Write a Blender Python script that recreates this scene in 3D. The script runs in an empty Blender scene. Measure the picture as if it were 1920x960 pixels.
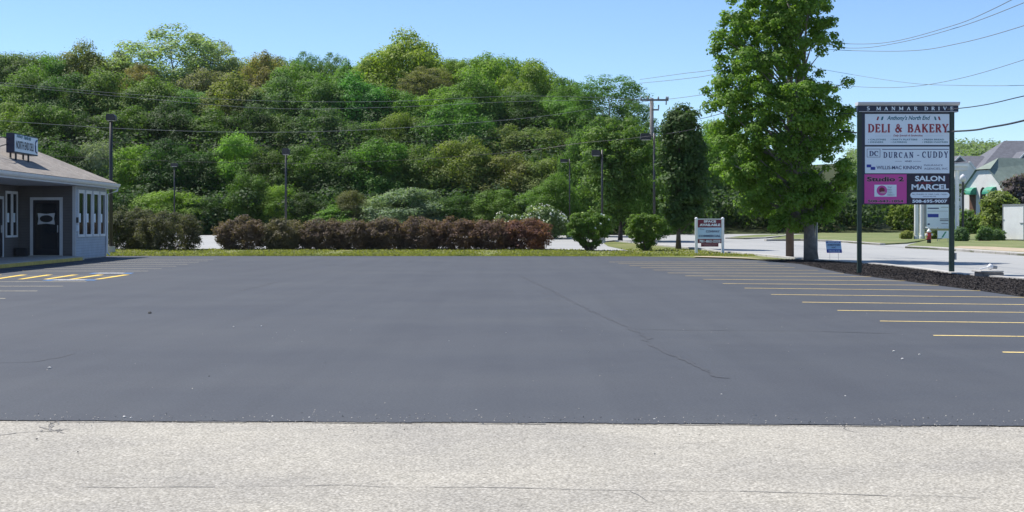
import bpy, bmesh, math, random
import numpy as np
from mathutils import Vector, Matrix
from mathutils.geometry import tessellate_polygon
R = math.radians
scene = bpy.context.scene
C = scene.collection

# ------------------------------------------------------------ camera
F, H = 2680.0, 1.5            # focal length in photo pixels, eye height in metres
cd = bpy.data.cameras.new('camera'); cam = bpy.data.objects.new('camera', cd); C.objects.link(cam)
cam.location = (0, 0, H); cam.rotation_euler = (R(90), 0, 0)
cd.sensor_width = 36; cd.lens = 36 * F / 1920; cd.shift_y = -60 / 1920
cd.clip_start = .1; cd.clip_end = 6000
scene.camera = cam
# ------------------------------------------------------------ light
SUN_EL, SUN_X, SUN_Y = 58.0, -.80, .60
w = bpy.data.worlds.new('World'); scene.world = w; w.use_nodes = True
nt = w.node_tree; bg = nt.nodes['Background']
sky = nt.nodes.new('ShaderNodeTexSky'); sky.sky_type = 'NISHITA'; sky.sun_disc = False
sky.sun_elevation = R(SUN_EL); sky.sun_rotation = math.atan2(SUN_X, SUN_Y)
sky.altitude = 1800; sky.air_density = 1.0; sky.dust_density = 0.0; sky.ozone_density = 6.0
nt.links.new(sky.outputs[0], bg.inputs[0]); bg.inputs[1].default_value = .118
sl = bpy.data.lights.new('sun', 'SUN'); sl.energy = 4.9; sl.angle = R(.53); sl.color = (1, .95, .87)
so = bpy.data.objects.new('sun', sl); C.objects.link(so)
n_ = math.hypot(SUN_X, SUN_Y); e_ = R(SUN_EL)
sdir = Vector((SUN_X / n_ * math.cos(e_), SUN_Y / n_ * math.cos(e_), math.sin(e_)))
so.rotation_euler = sdir.to_track_quat('Z', 'Y').to_euler()
scene.view_settings.view_transform = 'Standard'; scene.view_settings.look = 'None'
scene.view_settings.exposure = 0.45; scene.view_settings.gamma = 1
scene.cycles.max_bounces = 6; scene.cycles.transparent_max_bounces = 4

# ------------------------------------------------------------ terrain
Y0, SL = 75.0, .011
def tz(Y): return min(max(0.0, Y - Y0), 125.0) * SL
def G(px, py):                       # where a line of sight meets the ground
    Y = H * F / max(py - 420, 1e-3)
    if Y > Y0: Y = (H + SL * Y0) / ((py - 420) / F + SL)
    return Vector(((px - 960) / F * Y, Y, tz(Y)))
def P(px, py, Y): return Vector(((px - 960) / F * Y, Y, H + (420 - py) / F * Y))
def XY(px, Y): return Vector(((px - 960) / F * Y, Y, tz(Y)))

# ------------------------------------------------------------ object helpers
def tag(o, label=None, cat=None, group=None, kind=None):
    if label: o['label'] = label
    if cat: o['category'] = cat
    if group: o['group'] = group
    if kind: o['kind'] = kind
    return o
def thing(name, label, cat, loc=(0, 0, 0), rz=0, group=None):
    o = bpy.data.objects.new(name, None); C.objects.link(o); o.empty_display_size = .2
    o.location = loc; o.rotation_euler = (0, 0, rz)
    return tag(o, label, cat, group)
def link(name, me, mat, parent=None, loc=None):
    o = bpy.data.objects.new(name, me); C.objects.link(o)
    if mat is not None and not me.materials: me.materials.append(mat)
    if parent: o.parent = parent
    if loc is not None: o.location = loc
    return o
def copy_tree(o, parent=None):
    c = o.copy(); C.objects.link(c); c.parent = parent
    for ch in [x for x in o.children]: copy_tree(ch, c)
    return c
class MB:
    def __init__(s): s.v = []; s.f = []
    def box(s, x0, x1, y0, y1, z0, z1):
        b = len(s.v)
        s.v += [(x, y, z) for z in (z0, z1) for y in (y0, y1) for x in (x0, x1)]
        s.f += [tuple(b + i for i in q) for q in ((0, 2, 3, 1), (4, 5, 7, 6), (0, 1, 5, 4), (2, 6, 7, 3), (0, 4, 6, 2), (1, 3, 7, 5))]
        return s
    def poly(s, pts):
        b = len(s.v); s.v += [tuple(p) for p in pts]; s.f.append(tuple(range(b, b + len(pts)))); return s
    def prism(s, pts, off):          # polygon extruded by a vector
        b = len(s.v); n = len(pts); off = Vector(off)
        s.v += [tuple(p) for p in pts] + [tuple(Vector(p) + off) for p in pts]
        s.f.append(tuple(range(b, b + n))); s.f.append(tuple(range(b + 2 * n - 1, b + n - 1, -1)))
        for i in range(n):
            j = (i + 1) % n; s.f.append((b + i, b + i + n, b + j + n, b + j))
        return s
    def tube(s, pts, rad, n=8, cap=True):
        pts = [Vector(p) for p in pts]
        if not hasattr(rad, '__len__'): rad = [rad] * len(pts)
        b = len(s.v); up = Vector((0, 0, 1))
        for i, p in enumerate(pts):
            t = (pts[min(i + 1, len(pts) - 1)] - pts[max(i - 1, 0)]).normalized()
            a = Vector((1, 0, 0)) if abs(t.z) > .9 else up
            u = t.cross(a).normalized(); v = t.cross(u)
            for k in range(n):
                q = 2 * math.pi * k / n
                s.v.append(tuple(p + (u * math.cos(q) + v * math.sin(q)) * rad[i]))
        for i in range(len(pts) - 1):
            for k in range(n):
                k2 = (k + 1) % n
                s.f.append((b + i * n + k, b + (i + 1) * n + k, b + (i + 1) * n + k2, b + i * n + k2))
        if cap:
            s.f.append(tuple(b + k for k in range(n)))
            s.f.append(tuple(b + (len(pts) - 1) * n + k for k in range(n - 1, -1, -1)))
        return s
    def lathe(s, prof, c=(0, 0, 0), n=16):     # prof: (radius, z)
        return s.tube([(c[0], c[1], c[2] + z + 1e-5 * i) for i, (r, z) in enumerate(prof)], [max(r, 1e-3) for r, z in prof], n)
    def build(s, name, mat, parent=None, bevel=0, smooth=False, loc=None):
        me = bpy.data.meshes.new(name); me.from_pydata(s.v, [], s.f)
        bm = bmesh.new(); bm.from_mesh(me); bmesh.ops.recalc_face_normals(bm, faces=bm.faces)
        if bevel: bmesh.ops.bevel(bm, geom=list(bm.edges), offset=bevel, segments=2, affect='EDGES', clamp_overlap=True)
        bm.to_mesh(me); bm.free()
        if smooth:
            for p in me.polygons: p.use_smooth = True
        return link(name, me, mat, parent, loc)

# ------------------------------------------------------------ materials
def newmat(name):
    m = bpy.data.materials.new(name); m.use_nodes = True
    return m, m.node_tree, m.node_tree.nodes['Principled BSDF']
def N(nt, t, **kw):
    n = nt.nodes.new(t)
    for k, v in kw.items():
        if k in n.inputs.keys() if isinstance(k, str) else False: n.inputs[k].default_value = v
        else: setattr(n, k, v)
    return n
def noise(nt, scale, detail=4, rough=.55, vec=None):
    n = nt.nodes.new('ShaderNodeTexNoise'); n.inputs['Scale'].default_value = scale
    n.inputs['Detail'].default_value = detail; n.inputs['Roughness'].default_value = rough
    if vec is None:
        tc = nt.nodes.new('ShaderNodeTexCoord'); vec = tc.outputs['Object']
    nt.links.new(vec, n.inputs['Vector']); return n
def ramp(nt, src, stops):
    r = nt.nodes.new('ShaderNodeValToRGB'); el = r.color_ramp.elements
    while len(el) < len(stops): el.new(.5)
    for e, (p, c) in zip(el, stops): e.position = p; e.color = (*c, 1) if len(c) == 3 else c
    nt.links.new(src, r.inputs[0]); return r
def mixc(nt, fac, a, b, mode='MIX'):
    m = nt.nodes.new('ShaderNodeMix'); m.data_type = 'RGBA'; m.blend_type = mode
    for s, i in ((fac, 0), (a, 6), (b, 7)):
        if isinstance(s, bpy.types.NodeSocket): nt.links.new(s, m.inputs[i])
        elif isinstance(s, (int, float)): m.inputs[i].default_value = s
        else: m.inputs[i].default_value = (*s, 1)
    return m.outputs[2]
def bump(nt, src, bs, strength=.3, dist=.01):
    b = nt.nodes.new('ShaderNodeBump'); b.inputs['Strength'].default_value = strength
    b.inputs['Distance'].default_value = dist
    nt.links.new(src, b.inputs['Height']); nt.links.new(b.outputs[0], bs.inputs['Normal']); return b
def paint(name, col, rough=.5, var=.12, scale=3, metallic=0, spec=.5, bmp=0, bscale=60):
    m, nt, bs = newmat(name)
    n = noise(nt, scale)
    lo = tuple(c * (1 - var) for c in col); hi = tuple(min(1, c * (1 + var)) for c in col)
    r = ramp(nt, n.outputs[0], [(.3, lo), (.7, hi)])
    nt.links.new(r.outputs[0], bs.inputs['Base Color'])
    bs.inputs['Roughness'].default_value = rough; bs.inputs['Metallic'].default_value = metallic
    bs.inputs['Specular IOR Level'].default_value = spec
    if bmp:
        n2 = noise(nt, bscale); bump(nt, n2.outputs[0], bs, bmp, .01)
    return m
M = {}
# leaf material: the object's own colour, varied leaf by leaf
def leafmat(name, gloss=.2, trans=.38, var=.22, patch=.8):
    m, nt, bs = newmat(name)
    oi = nt.nodes.new('ShaderNodeObjectInfo'); ge = nt.nodes.new('ShaderNodeNewGeometry')
    r1 = ramp(nt, ge.outputs['Random Per Island'], [(0, (1 - var,) * 3), (1, (1 + var,) * 3)])
    n = noise(nt, patch, 3, .5)
    r2 = ramp(nt, n.outputs[0], [(.3, (.78, .84, 1.0)), (.7, (1.22, 1.15, 1.05))])
    c = mixc(nt, 1.0, oi.outputs['Color'], r1.outputs[0], 'MULTIPLY')
    c = mixc(nt, 1.0, c, r2.outputs[0], 'MULTIPLY')
    nt.links.new(c, bs.inputs['Base Color']); bs.inputs['Roughness'].default_value = .62
    bs.inputs['Specular IOR Level'].default_value = gloss
    tr = nt.nodes.new('ShaderNodeBsdfTranslucent')
    tc = mixc(nt, 1.0, c, (1.5, 1.7, .6), 'MULTIPLY'); nt.links.new(tc, tr.inputs[0])
    mx = nt.nodes.new('ShaderNodeMixShader'); mx.inputs[0].default_value = trans
    nt.links.new(bs.outputs[0], mx.inputs[1]); nt.links.new(tr.outputs[0], mx.inputs[2])
    nt.links.new(mx.outputs[0], nt.nodes['Material Output'].inputs[0])
    return m
M['leaf'] = leafmat('leaf'); M['petal'] = leafmat('petal', .2, .3, .1)
M['bark'] = paint('bark', (.11, .085, .07), .9, .35, 6, bmp=.5, bscale=30)
M['bark_grey'] = paint('bark_grey', (.20, .18, .165), .9, .3, 5, bmp=.5, bscale=25)

# sealed parking-lot asphalt
m, nt, bs = newmat('sealed_asphalt'); M['sealed'] = m
tc = nt.nodes.new('ShaderNodeTexCoord'); mp = nt.nodes.new('ShaderNodeMapping'); mp.inputs['Scale'].default_value = (.06, .35, 1)
nt.links.new(tc.outputs['Object'], mp.inputs[0])
big = noise(nt, 1.0, 5, .6, mp.outputs[0])
r = ramp(nt, big.outputs[0], [(.3, (.068, .074, .086)), (.72, (.079, .085, .097))])
fine = noise(nt, 45, 3, .7)
rf = ramp(nt, fine.outputs[0], [(.3, (.78,) * 3), (.7, (1.22,) * 3)])
ca = mixc(nt, 1, r.outputs[0], rf.outputs[0], 'MULTIPLY')
mott = noise(nt, .28, 7, .68); rm = ramp(nt, mott.outputs[0], [(.32, (.90, .90, .92)), (.5, (1, 1, 1)), (.70, (1.09, 1.08, 1.05))]); ca = mixc(nt, 1, ca, rm.outputs[0], 'MULTIPLY')
mp2 = nt.nodes.new('ShaderNodeMapping'); mp2.inputs['Scale'].default_value = (1.6, .05, 1); mp2.inputs['Rotation'].default_value = (0, 0, .12); nt.links.new(tc.outputs['Object'], mp2.inputs[0])
trk = noise(nt, 1.0, 4, .6, mp2.outputs[0]); rt = ramp(nt, trk.outputs[0], [(.36, (.955, .955, .96)), (.6, (1.03, 1.03, 1.03))]); ca = mixc(nt, 1, ca, rt.outputs[0], 'MULTIPLY')
spk = noise(nt, 7, 2, .5); rs = ramp(nt, spk.outputs[0], [(.70, (1, 1, 1)), (.76, (1.14, 1.13, 1.11))]); ca = mixc(nt, 1, ca, rs.outputs[0], 'MULTIPLY')
nt.links.new(ca, bs.inputs['Base Color'])
rr = ramp(nt, big.outputs[0], [(.3, (.72,) * 3), (.7, (.80,) * 3)]); nt.links.new(rr.outputs[0], bs.inputs['Roughness'])
bs.inputs['Specular IOR Level'].default_value = .16
bump(nt, fine.outputs[0], bs, .35, .004)
# old chip-seal pavement
m, nt, bs = newmat('old_pavement'); M['old'] = m
tc = nt.nodes.new('ShaderNodeTexCoord')
vo = nt.nodes.new('ShaderNodeTexVoronoi'); vo.inputs['Scale'].default_value = 55; nt.links.new(tc.outputs['Object'], vo.inputs['Vector'])
va = ramp(nt, vo.outputs['Color'], [(0, (.35, .33, .29)), (.5, (.43, .41, .362)), (1, (.54, .515, .46))])
vd = ramp(nt, vo.outputs['Distance'], [(.25, (1.12,) * 3), (.75, (.62,) * 3)])
bn = noise(nt, .55, 5, .6); rb = ramp(nt, bn.outputs[0], [(.28, (.80, .80, .82)), (.6, (1.05, 1.04, 1.02))])
b2 = noise(nt, 9, 4, .7); rb2 = ramp(nt, b2.outputs[0], [(.3, (.92,) * 3), (.65, (1.05,) * 3)])
c = mixc(nt, .8, va.outputs[0], vd.outputs[0], 'MULTIPLY')
wm = noise(nt, 28, 3, .6); rw = ramp(nt, wm.outputs[0], [(.44, (1, 1, 1)), (.495, (.66, .65, .62)), (.55, (1, 1, 1))]); c = mixc(nt, .75, c, rw.outputs[0], 'MULTIPLY')
stn = noise(nt, 1.1, 5, .7); rst = ramp(nt, stn.outputs[0], [(.62, (1, 1, 1)), (.72, (.74, .75, .76))]); c = mixc(nt, 1, c, rst.outputs[0], 'MULTIPLY')
c = mixc(nt, 1, c, rb.outputs[0], 'MULTIPLY'); c = mixc(nt, 1, c, rb2.outputs[0], 'MULTIPLY')
nt.links.new(c, bs.inputs['Base Color']); bs.inputs['Roughness'].default_value = .9; bs.inputs['Specular IOR Level'].default_value = .2
bump(nt, vd.outputs[0], bs, .5, .006)
# street
m, nt, bs = newmat('street_asphalt'); M['street'] = m
tc = nt.nodes.new('ShaderNodeTexCoord'); mp = nt.nodes.new('ShaderNodeMapping'); mp.inputs['Scale'].default_value = (.15, .5, 1); nt.links.new(tc.outputs['Object'], mp.inputs[0])
b1 = noise(nt, .6, 6, .65, mp.outputs[0]); r1 = ramp(nt, b1.outputs[0], [(.3, (.30, .305, .30)), (.7, (.37, .372, .362))])
f1 = noise(nt, 30, 3); r2 = ramp(nt, f1.outputs[0], [(.3, (.85,) * 3), (.7, (1.12,) * 3)])
nt.links.new(mixc(nt, 1, r1.outputs[0], r2.outputs[0], 'MULTIPLY'), bs.inputs['Base Color']); bs.inputs['Roughness'].default_value = .8
def grassmat(name, a, b, c_):
    m, nt, bs = newmat(name)
    n1 = noise(nt, .35, 6, .65); r1 = ramp(nt, n1.outputs[0], [(.3, a), (.52, b), (.72, c_)])
    n2 = noise(nt, 14, 4, .7); r2 = ramp(nt, n2.outputs[0], [(.3, (.6,) * 3), (.7, (1.3,) * 3)])
    nt.links.new(mixc(nt, 1, r1.outputs[0], r2.outputs[0], 'MULTIPLY'), bs.inputs['Base Color'])
    bs.inputs['Roughness'].default_value = .9; bs.inputs['Specular IOR Level'].default_value = .15
    bump(nt, n2.outputs[0], bs, .6, .05); return m
M['grass'] = grassmat('grass', (.10, .135, .04), (.17, .19, .065), (.27, .24, .12))
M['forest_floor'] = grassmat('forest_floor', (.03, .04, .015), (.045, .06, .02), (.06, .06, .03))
M['lawn'] = grassmat('lawn', (.13, .17, .065), (.185, .215, .09), (.25, .24, .12))
M['concrete'] = paint('concrete', (.46, .44, .41), .85, .15, 2.5, spec=.3, bmp=.2)
M['mulch'] = paint('mulch', (.035, .028, .027), .95, .4, 9, bmp=.8, bscale=25)
M['sand'] = paint('sand', (.42, .34, .24), .95, .2, 1.5)
M['yellow'] = paint('yellow_line_paint', (.80, .60, .22), .7, .15, 5)
M['yellow_strong'] = paint('yellow_curb_paint', (.62, .46, .10), .6, .2, 4)
M['whiteline'] = paint('pale_line_paint', (.62, .58, .46), .7, .15, 5)
M['blue_line'] = paint('blue_line_paint', (.16, .34, .68), .7, .1, 5)
M['white'] = paint('white_paint', (.78, .78, .78), .45, .05, 2)
M['vinyl'] = paint('white_vinyl', (.82, .83, .86), .4, .05, 2)
M['trim'] = paint('trim_paint', (.62, .63, .66), .5, .07, 2)
M['glass'] = paint('dark_glass', (.012, .015, .022), .08, .1, 1, spec=.6)
M['door_dark'] = paint('dark_door', (.02, .018, .024), .35, .2, 2)
M['post_green'] = paint('dark_green_paint', (.008, .03, .024), .35, .15, 3)
M['navy'] = paint('navy_paint', (.012, .018, .05), .4, .1, 2)
M['signwhite'] = paint('sign_white', (.80, .89, .97), .4, .03, 1)
M['magenta'] = paint('magenta_paint', (.66, .07, .36), .45, .05, 1)
M['aubergine'] = paint('aubergine_paint', (.020, .010, .035), .45, .05, 1)
M['red_txt'] = paint('red_lettering', (.30, .012, .03), .5, .05, 1)
M['pink_txt'] = paint('pink_edge', (.62, .38, .42), .5, .05, 1)
M['teal_txt'] = paint('teal_lettering', (.02, .16, .22), .5, .05, 1)
M['navy_txt'] = paint('navy_lettering', (.02, .035, .14), .5, .05, 1)
M['blue_txt'] = paint('blue_logo', (.02, .05, .35), .5, .05, 1)
M['black_txt'] = paint('black_lettering', (.015, .01, .02), .5, .05, 1)
M['maroon'] = paint('maroon_paint', (.17, .015, .04), .5, .06, 2)
M['ltblue'] = paint('pale_blue_panel', (.48, .66, .84), .5, .05, 2)
M['bronze'] = paint('bronze_metal', (.03, .03, .034), .5, .15, 2)
M['greymetal'] = paint('grey_metal', (.30, .31, .32), .45, .1, 3, metallic=.5)
M['wire'] = paint('grey_cable', (.18, .19, .19), .6, .05, 1)
M['wire_dark'] = paint('black_cable', (.02, .02, .022), .5, .05, 1)
M['pole_wood'] = paint('weathered_pole', (.20, .19, .19), .9, .2, 4, bmp=.3)
M['pole_brown'] = paint('brown_pole', (.10, .072, .055), .9, .2, 4, bmp=.3)
M['red'] = paint('red_paint', (.40, .02, .03), .4, .1, 4)
M['stone'] = paint('pebble', (.55, .53, .50), .8, .2, 30)
M['stone_dark'] = paint('dark_pebble', (.05, .05, .05), .8, .2, 30)
M['crack'] = paint('crack_seam', (.048, .052, .062), .8, .2, 8)
M['crack_old'] = paint('old_crack', (.22, .21, .195), .9, .3, 12)
M['awning'] = paint('green_awning', (.03, .27, .17), .6, .1, 3)
M['slate'] = paint('slate_roof', (.12, .125, .15), .8, .2, 2, bmp=.3)
M['greenroof'] = paint('green_grey_roof', (.20, .25, .21), .8, .15, 1.5, bmp=.3)
M['stucco'] = paint('white_stucco', (.86, .85, .82), .8, .06, 1)
M['brown'] = paint('brown_wood', (.16, .08, .05), .7, .2, 5)
def worn(name, col, keep=.5):
    m, nt, bs = newmat(name)
    n1 = noise(nt, 16, 6, .75); n2 = noise(nt, 1.3, 3, .6)
    a = ramp(nt, n1.outputs[0], [(keep - .13, (0, 0, 0)), (keep + .05, (1, 1, 1))]); v = ramp(nt, n2.outputs[0], [(.3, tuple(c * .78 for c in col)), (.7, tuple(c * 1.1 for c in col))])
    nt.links.new(mixc(nt, a.outputs[0], (.13, .135, .15), v.outputs[0]), bs.inputs['Base Color']); bs.inputs['Roughness'].default_value = .8; bs.inputs['Specular IOR Level'].default_value = .2
    return m
M['yellow'] = worn('worn_yellow_line', (.86, .66, .27), .42); M['whiteline'] = worn('worn_pale_line', (.70, .64, .48), .45); M['yellow_hatch'] = worn('worn_yellow_hatching', (.80, .56, .12), .40)
M['blue_line'] = worn('worn_blue_line', (.14, .30, .60), .47); M['worn_white'] = worn('worn_white_symbol', (.7, .7, .7), .5)
def siding(name, col, pitch=.115):
    m, nt, bs = newmat(name)
    tc = nt.nodes.new('ShaderNodeTexCoord'); sx = nt.nodes.new('ShaderNodeSeparateXYZ'); nt.links.new(tc.outputs['Object'], sx.inputs[0])
    d = nt.nodes.new('ShaderNodeMath'); d.operation = 'DIVIDE'; d.inputs[1].default_value = pitch; nt.links.new(sx.outputs[2], d.inputs[0])
    f = nt.nodes.new('ShaderNodeMath'); f.operation = 'FRACT'; nt.links.new(d.outputs[0], f.inputs[0])
    i = nt.nodes.new('ShaderNodeMath'); i.operation = 'SUBTRACT'; i.inputs[0].default_value = 1; nt.links.new(f.outputs[0], i.inputs[1])
    n = noise(nt, 2); r = ramp(nt, n.outputs[0], [(.3, tuple(c * .9 for c in col)), (.7, tuple(c * 1.08 for c in col))])
    seam = ramp(nt, f.outputs[0], [(0, (.45,) * 3), (.10, (1, 1, 1))])
    nt.links.new(mixc(nt, 1, r.outputs[0], seam.outputs[0], 'MULTIPLY'), bs.inputs['Base Color'])
    bs.inputs['Roughness'].default_value = .55
    bump(nt, i.outputs[0], bs, 1, .02); return m
M['siding'] = siding('pale_siding', (.43, .46, .52)); M['siding_shaded'] = siding('taupe_siding_shaded', (.135, .122, .12))  # recess siding: brown-grey with the overhang's shade mixed into its colour
# shingles
m, nt, bs = newmat('tan_shingles'); M['shingle'] = m
tc = nt.nodes.new('ShaderNodeTexCoord')
br = nt.nodes.new('ShaderNodeTexBrick'); br.inputs['Scale'].default_value = 1; br.inputs['Brick Width'].default_value = .3; br.inputs['Row Height'].default_value = .14
br.inputs['Mortar Size'].default_value = .012; br.inputs['Color1'].default_value = (.27, .245, .22, 1); br.inputs['Color2'].default_value = (.34, .315, .285, 1); br.inputs['Mortar'].default_value = (.17, .15, .14, 1)
mp = nt.nodes.new('ShaderNodeMapping'); mp.inputs['Rotation'].default_value = (0, 0, R(90)); nt.links.new(tc.outputs['Object'], mp.inputs[0]); nt.links.new(mp.outputs[0], br.inputs['Vector'])
n = noise(nt, .8, 6, .7); rn = ramp(nt, n.outputs[0], [(.3, (.8, .8, .82)), (.7, (1.15, 1.12, 1.08))])
nt.links.new(mixc(nt, 1, br.outputs[0], rn.outputs[0], 'MULTIPLY'), bs.inputs['Base Color']); bs.inputs['Roughness'].default_value = .95; bs.inputs['Specular IOR Level'].default_value = .2

# ------------------------------------------------------------ ground sheets
def sheet(name, pts, mat, dz, kind='structure', thick=0, parent=None, cuts=()):
    me = bpy.data.meshes.new(name); bm = bmesh.new()
    vs = [bm.verts.new((p[0], p[1], 0)) for p in pts]
    for tri in tessellate_polygon([[Vector((p[0], p[1], 0)) for p in pts]]):
        try: f = bm.faces.new([vs[i] for i in tri])
        except ValueError: continue
        f.normal_update()
        if f.normal.z < 0: f.normal_flip()
    for yc in (Y0,) + tuple(cuts):
        bmesh.ops.bisect_plane(bm, geom=list(bm.verts) + list(bm.edges) + list(bm.faces), plane_co=(0, yc, 0), plane_no=(0, 1, 0))
    for v in bm.verts: v.co.z = tz(v.co.y) + dz
    if thick:
        r = bmesh.ops.extrude_face_region(bm, geom=list(bm.faces))
        for g in r['geom']:
            if isinstance(g, bmesh.types.BMVert): g.co.z -= thick
        bmesh.ops.recalc_face_normals(bm, faces=bm.faces)
    bm.to_mesh(me); bm.free()
    o = link(name, me, mat, parent)
    if kind: o['kind'] = kind
    return o
def gp(pts): return [G(*p) for p in pts]
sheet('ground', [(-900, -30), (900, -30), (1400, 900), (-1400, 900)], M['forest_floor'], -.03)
sheet('old_pavement', [(-60, -60), (60, -60), (60, G(1920, 799).y - 1.5), G(1920, 799)[:2], G(960, 792)[:2], G(0, 788)[:2], (-60, G(0, 788).y + 1.0)], M['old'], -.006)
ms = gp([(1420, 488), (1500, 495), (1585, 513), (1640, 520), (1700, 527.5), (1765, 536), (1842, 546), (1920, 557), (2100, 585)])
rj = random.Random(9); seam = [G(-20, 788) , G(960, 792), G(1940, 799)]; edge = []
for a, b in zip(seam[:-1], seam[1:]):
    for k in range(160): q = a.lerp(b, k / 160); edge.append((q.x, q.y + rj.gauss(0, .006) + .012 * math.sin(q.x * 5) * math.sin(q.x * 1.7)))
lot = edge + [(60, G(1920, 799).y - 1.5), (60, 22), (14.5, 22)] + [tuple(p[:2]) for p in reversed(ms)] + \
      [tuple(G(*p)[:2]) for p in ((1380, 486), (1290, 483.2), (1200, 481.2), (960, 480.4), (500, 480), (240, 480))] + [(-19, G(240, 480).y), (-60, 66), (-60, G(0, 788).y + 1.0)]
sheet('parking_lot', [tuple(p) for p in lot], M['sealed'], .002)
# bridge of sealed asphalt thickness: tiny lip of the sealed lot over the old pavement
street = gp([(-700, 466.5), (900, 466.5), (1120, 471), (1480, 488), (1560, 490), (1650, 497), (1790, 514.5), (1920, 525), (2200, 548), (2900, 600)]) + \
         [Vector((75, 60, 0)), Vector((80, 230, 0)), Vector((-90, 128, 0)), Vector((-90, 90, 0))]
st = [tuple(p[:2]) for p in gp([(-700, 466.5), (900, 466.5), (1120, 471), (1480, 488), (1560, 490), (1650, 497), (1790, 514.5), (1920, 525), (2300, 556)])] + \
     [(45, 62), (90, 100), (90, 185), (34, 185), (22, 150), (14, 124), (-90, 124)]
sheet('street', st, M['street'], .004)
mulch = [tuple(p[:2]) for p in ms] + [tuple(G(*p)[:2]) for p in ((2100, 541), (1920, 526), (1790, 515.5), (1700, 503), (1650, 497.5), (1560, 491), (1500, 487.5))]
sheet('mulch_bed_soil', mulch, M['mulch'], .014)
def kerb(name, pts, width=.22, h=.13, mat='concrete'):
    mb = MB()
    L = [Vector((p[0], p[1], 0)) for p in pts]; inn = []
    for i, p in enumerate(L):
        t = (L[min(i + 1, len(L) - 1)] - L[max(i - 1, 0)]).normalized(); inn.append(p + Vector((-t.y, t.x, 0)) * width)
    dense = []
    for i in range(len(L) - 1):
        n = max(1, int((L[i + 1] - L[i]).length / 1.8))
        for k in range(n): 
            a, b = k / n + .004, (k + 1) / n - .004
            q = [L[i].lerp(L[i + 1], a), L[i].lerp(L[i + 1], b), inn[i].lerp(inn[i + 1], b), inn[i].lerp(inn[i + 1], a)]
            q = [Vector((v.x, v.y, tz(v.y) + .0)) for v in q]
            mb.prism(q, (0, 0, h))
    o = mb.build(name, M[mat]); o['kind'] = 'structure'; return o
nl_front = [(-500, 480), (240, 480), (960, 480.4), (1200, 481.2), (1290, 483.2), (1380, 486), (1440, 488)]
nl_street = [(1505, 488), (1480, 486.5), (1400, 478), (1300, 467.5), (1250, 463), (1190, 457), (1150, 453), (1130, 455), (1140, 462), (1180, 470.5)]
near = [tuple(G(*p)[:2]) for p in nl_front + nl_street + [(1100, 469), (1000, 467.2), (-500, 467)]]
sheet('grass_verge', near, M['grass'], .012)
kerb('kerb_by_verge', [G(*p) for p in reversed(nl_street[:-2])], .25, .1)
kerb('street_edging', [G(*p) for p in [(2100, 541.5), (1920, 526.5), (1790, 516), (1700, 503.5), (1650, 498), (1560, 491), (1500, 488)]][::-1], .25, .07)
A_ = [(1360, 447.8), (1395, 448.5), (1437, 447), (1476, 443.2), (1470, 441), (1420, 441.8), (1385, 444.5)]
sheet('traffic_island', [tuple(G(*p)[:2]) for p in A_], M['lawn'], .08, thick=.08)
kerb('island_kerb', [G(*p) for p in A_[:4]][::1], .3, .1)
B_ = [(1437, 452), (1500, 451.5), (1560, 453.5), (1620, 458), (1650, 460), (1700, 457.5), (1735, 452), (1760, 440), (1700, 438), (1600, 437), (1540, 438.5), (1480, 443)]
sheet('far_lawn', [tuple(G(*p)[:2]) for p in B_], M['lawn'], .1, thick=.1)
kerb('far_lawn_kerb', [G(*p) for p in B_[:5]], .35, .13)
D_ = [(1697, 465.5), (1740, 467.5), (1820, 473), (1920, 480), (2200, 500), (2500, 520), (2500, 440), (2100, 436), (1800, 436), (1755, 446), (1735, 453.5), (1706, 461)]
sheet('corner_lawn', [tuple(G(*p)[:2]) for p in D_], M['lawn'], .1, thick=.1)
kerb('corner_lawn_kerb', [G(*p) for p in D_[:6]], .6, .14)
sheet('dry_dirt_strip', [tuple(G(*p)[:2]) for p in ((1780, 467.6), (1850, 471.5), (1920, 476), (2100, 489), (2100, 484), (1920, 469), (1860, 466), (1800, 464.6))], M['sand'], .106)
sheet('sandy_patch', [tuple(G(*p)[:2]) for p in ((1300, 483.4), (1340, 484.8), (1385, 486.2), (1430, 487.6), (1400, 485.2), (1340, 482.8), (1305, 482.2))], M['sand'], .056)
# wooded hill
def hillz(X, Y):
    m = 1 / (1 + math.exp((X - 34 - (Y - 150) * .15) / 9))
    return tz(Y) + max(0, Y - 128) * .13 * m if Y < 260 else tz(Y) + 132 * .13 * m - (Y - 260) * .03 * m
mb = MB(); xs = [-160 + 8 * i for i in range(32)]; ys = [124 + 8 * j for j in range(26)]
for y in ys:
    for x in xs: mb.v.append((x, y, hillz(x, y) - .02 + (0 if y > 124 else -.5)))
nx = len(xs)
for j in range(len(ys) - 1):
    for i in range(nx - 1): mb.f.append((j * nx + i, j * nx + i + 1, (j + 1) * nx + i + 1, (j + 1) * nx + i))
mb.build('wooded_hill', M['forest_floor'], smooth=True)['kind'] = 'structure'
# distant hill on the right
def far_ridge(X): return 21.5 + 6 * math.sin(X * .012 + 1.0) + 3 * math.sin(X * .05)
mb = MB(); xs = [60 + 20 * i for i in range(34)]
for j, (y, k) in enumerate(((330, .05), (380, .4), (430, .8), (480, 1), (560, .9))):
    for x in xs: mb.v.append((x, y, tz(y) * .6 + far_ridge(x) * k - 3))
nx = len(xs)
for j in range(4):
    for i in range(nx - 1): mb.f.append((j * nx + i, j * nx + i + 1, (j + 1) * nx + i + 1, (j + 1) * nx + i))
mb.build('distant_hill', M['forest_floor'], smooth=True)['kind'] = 'structure'

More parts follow.
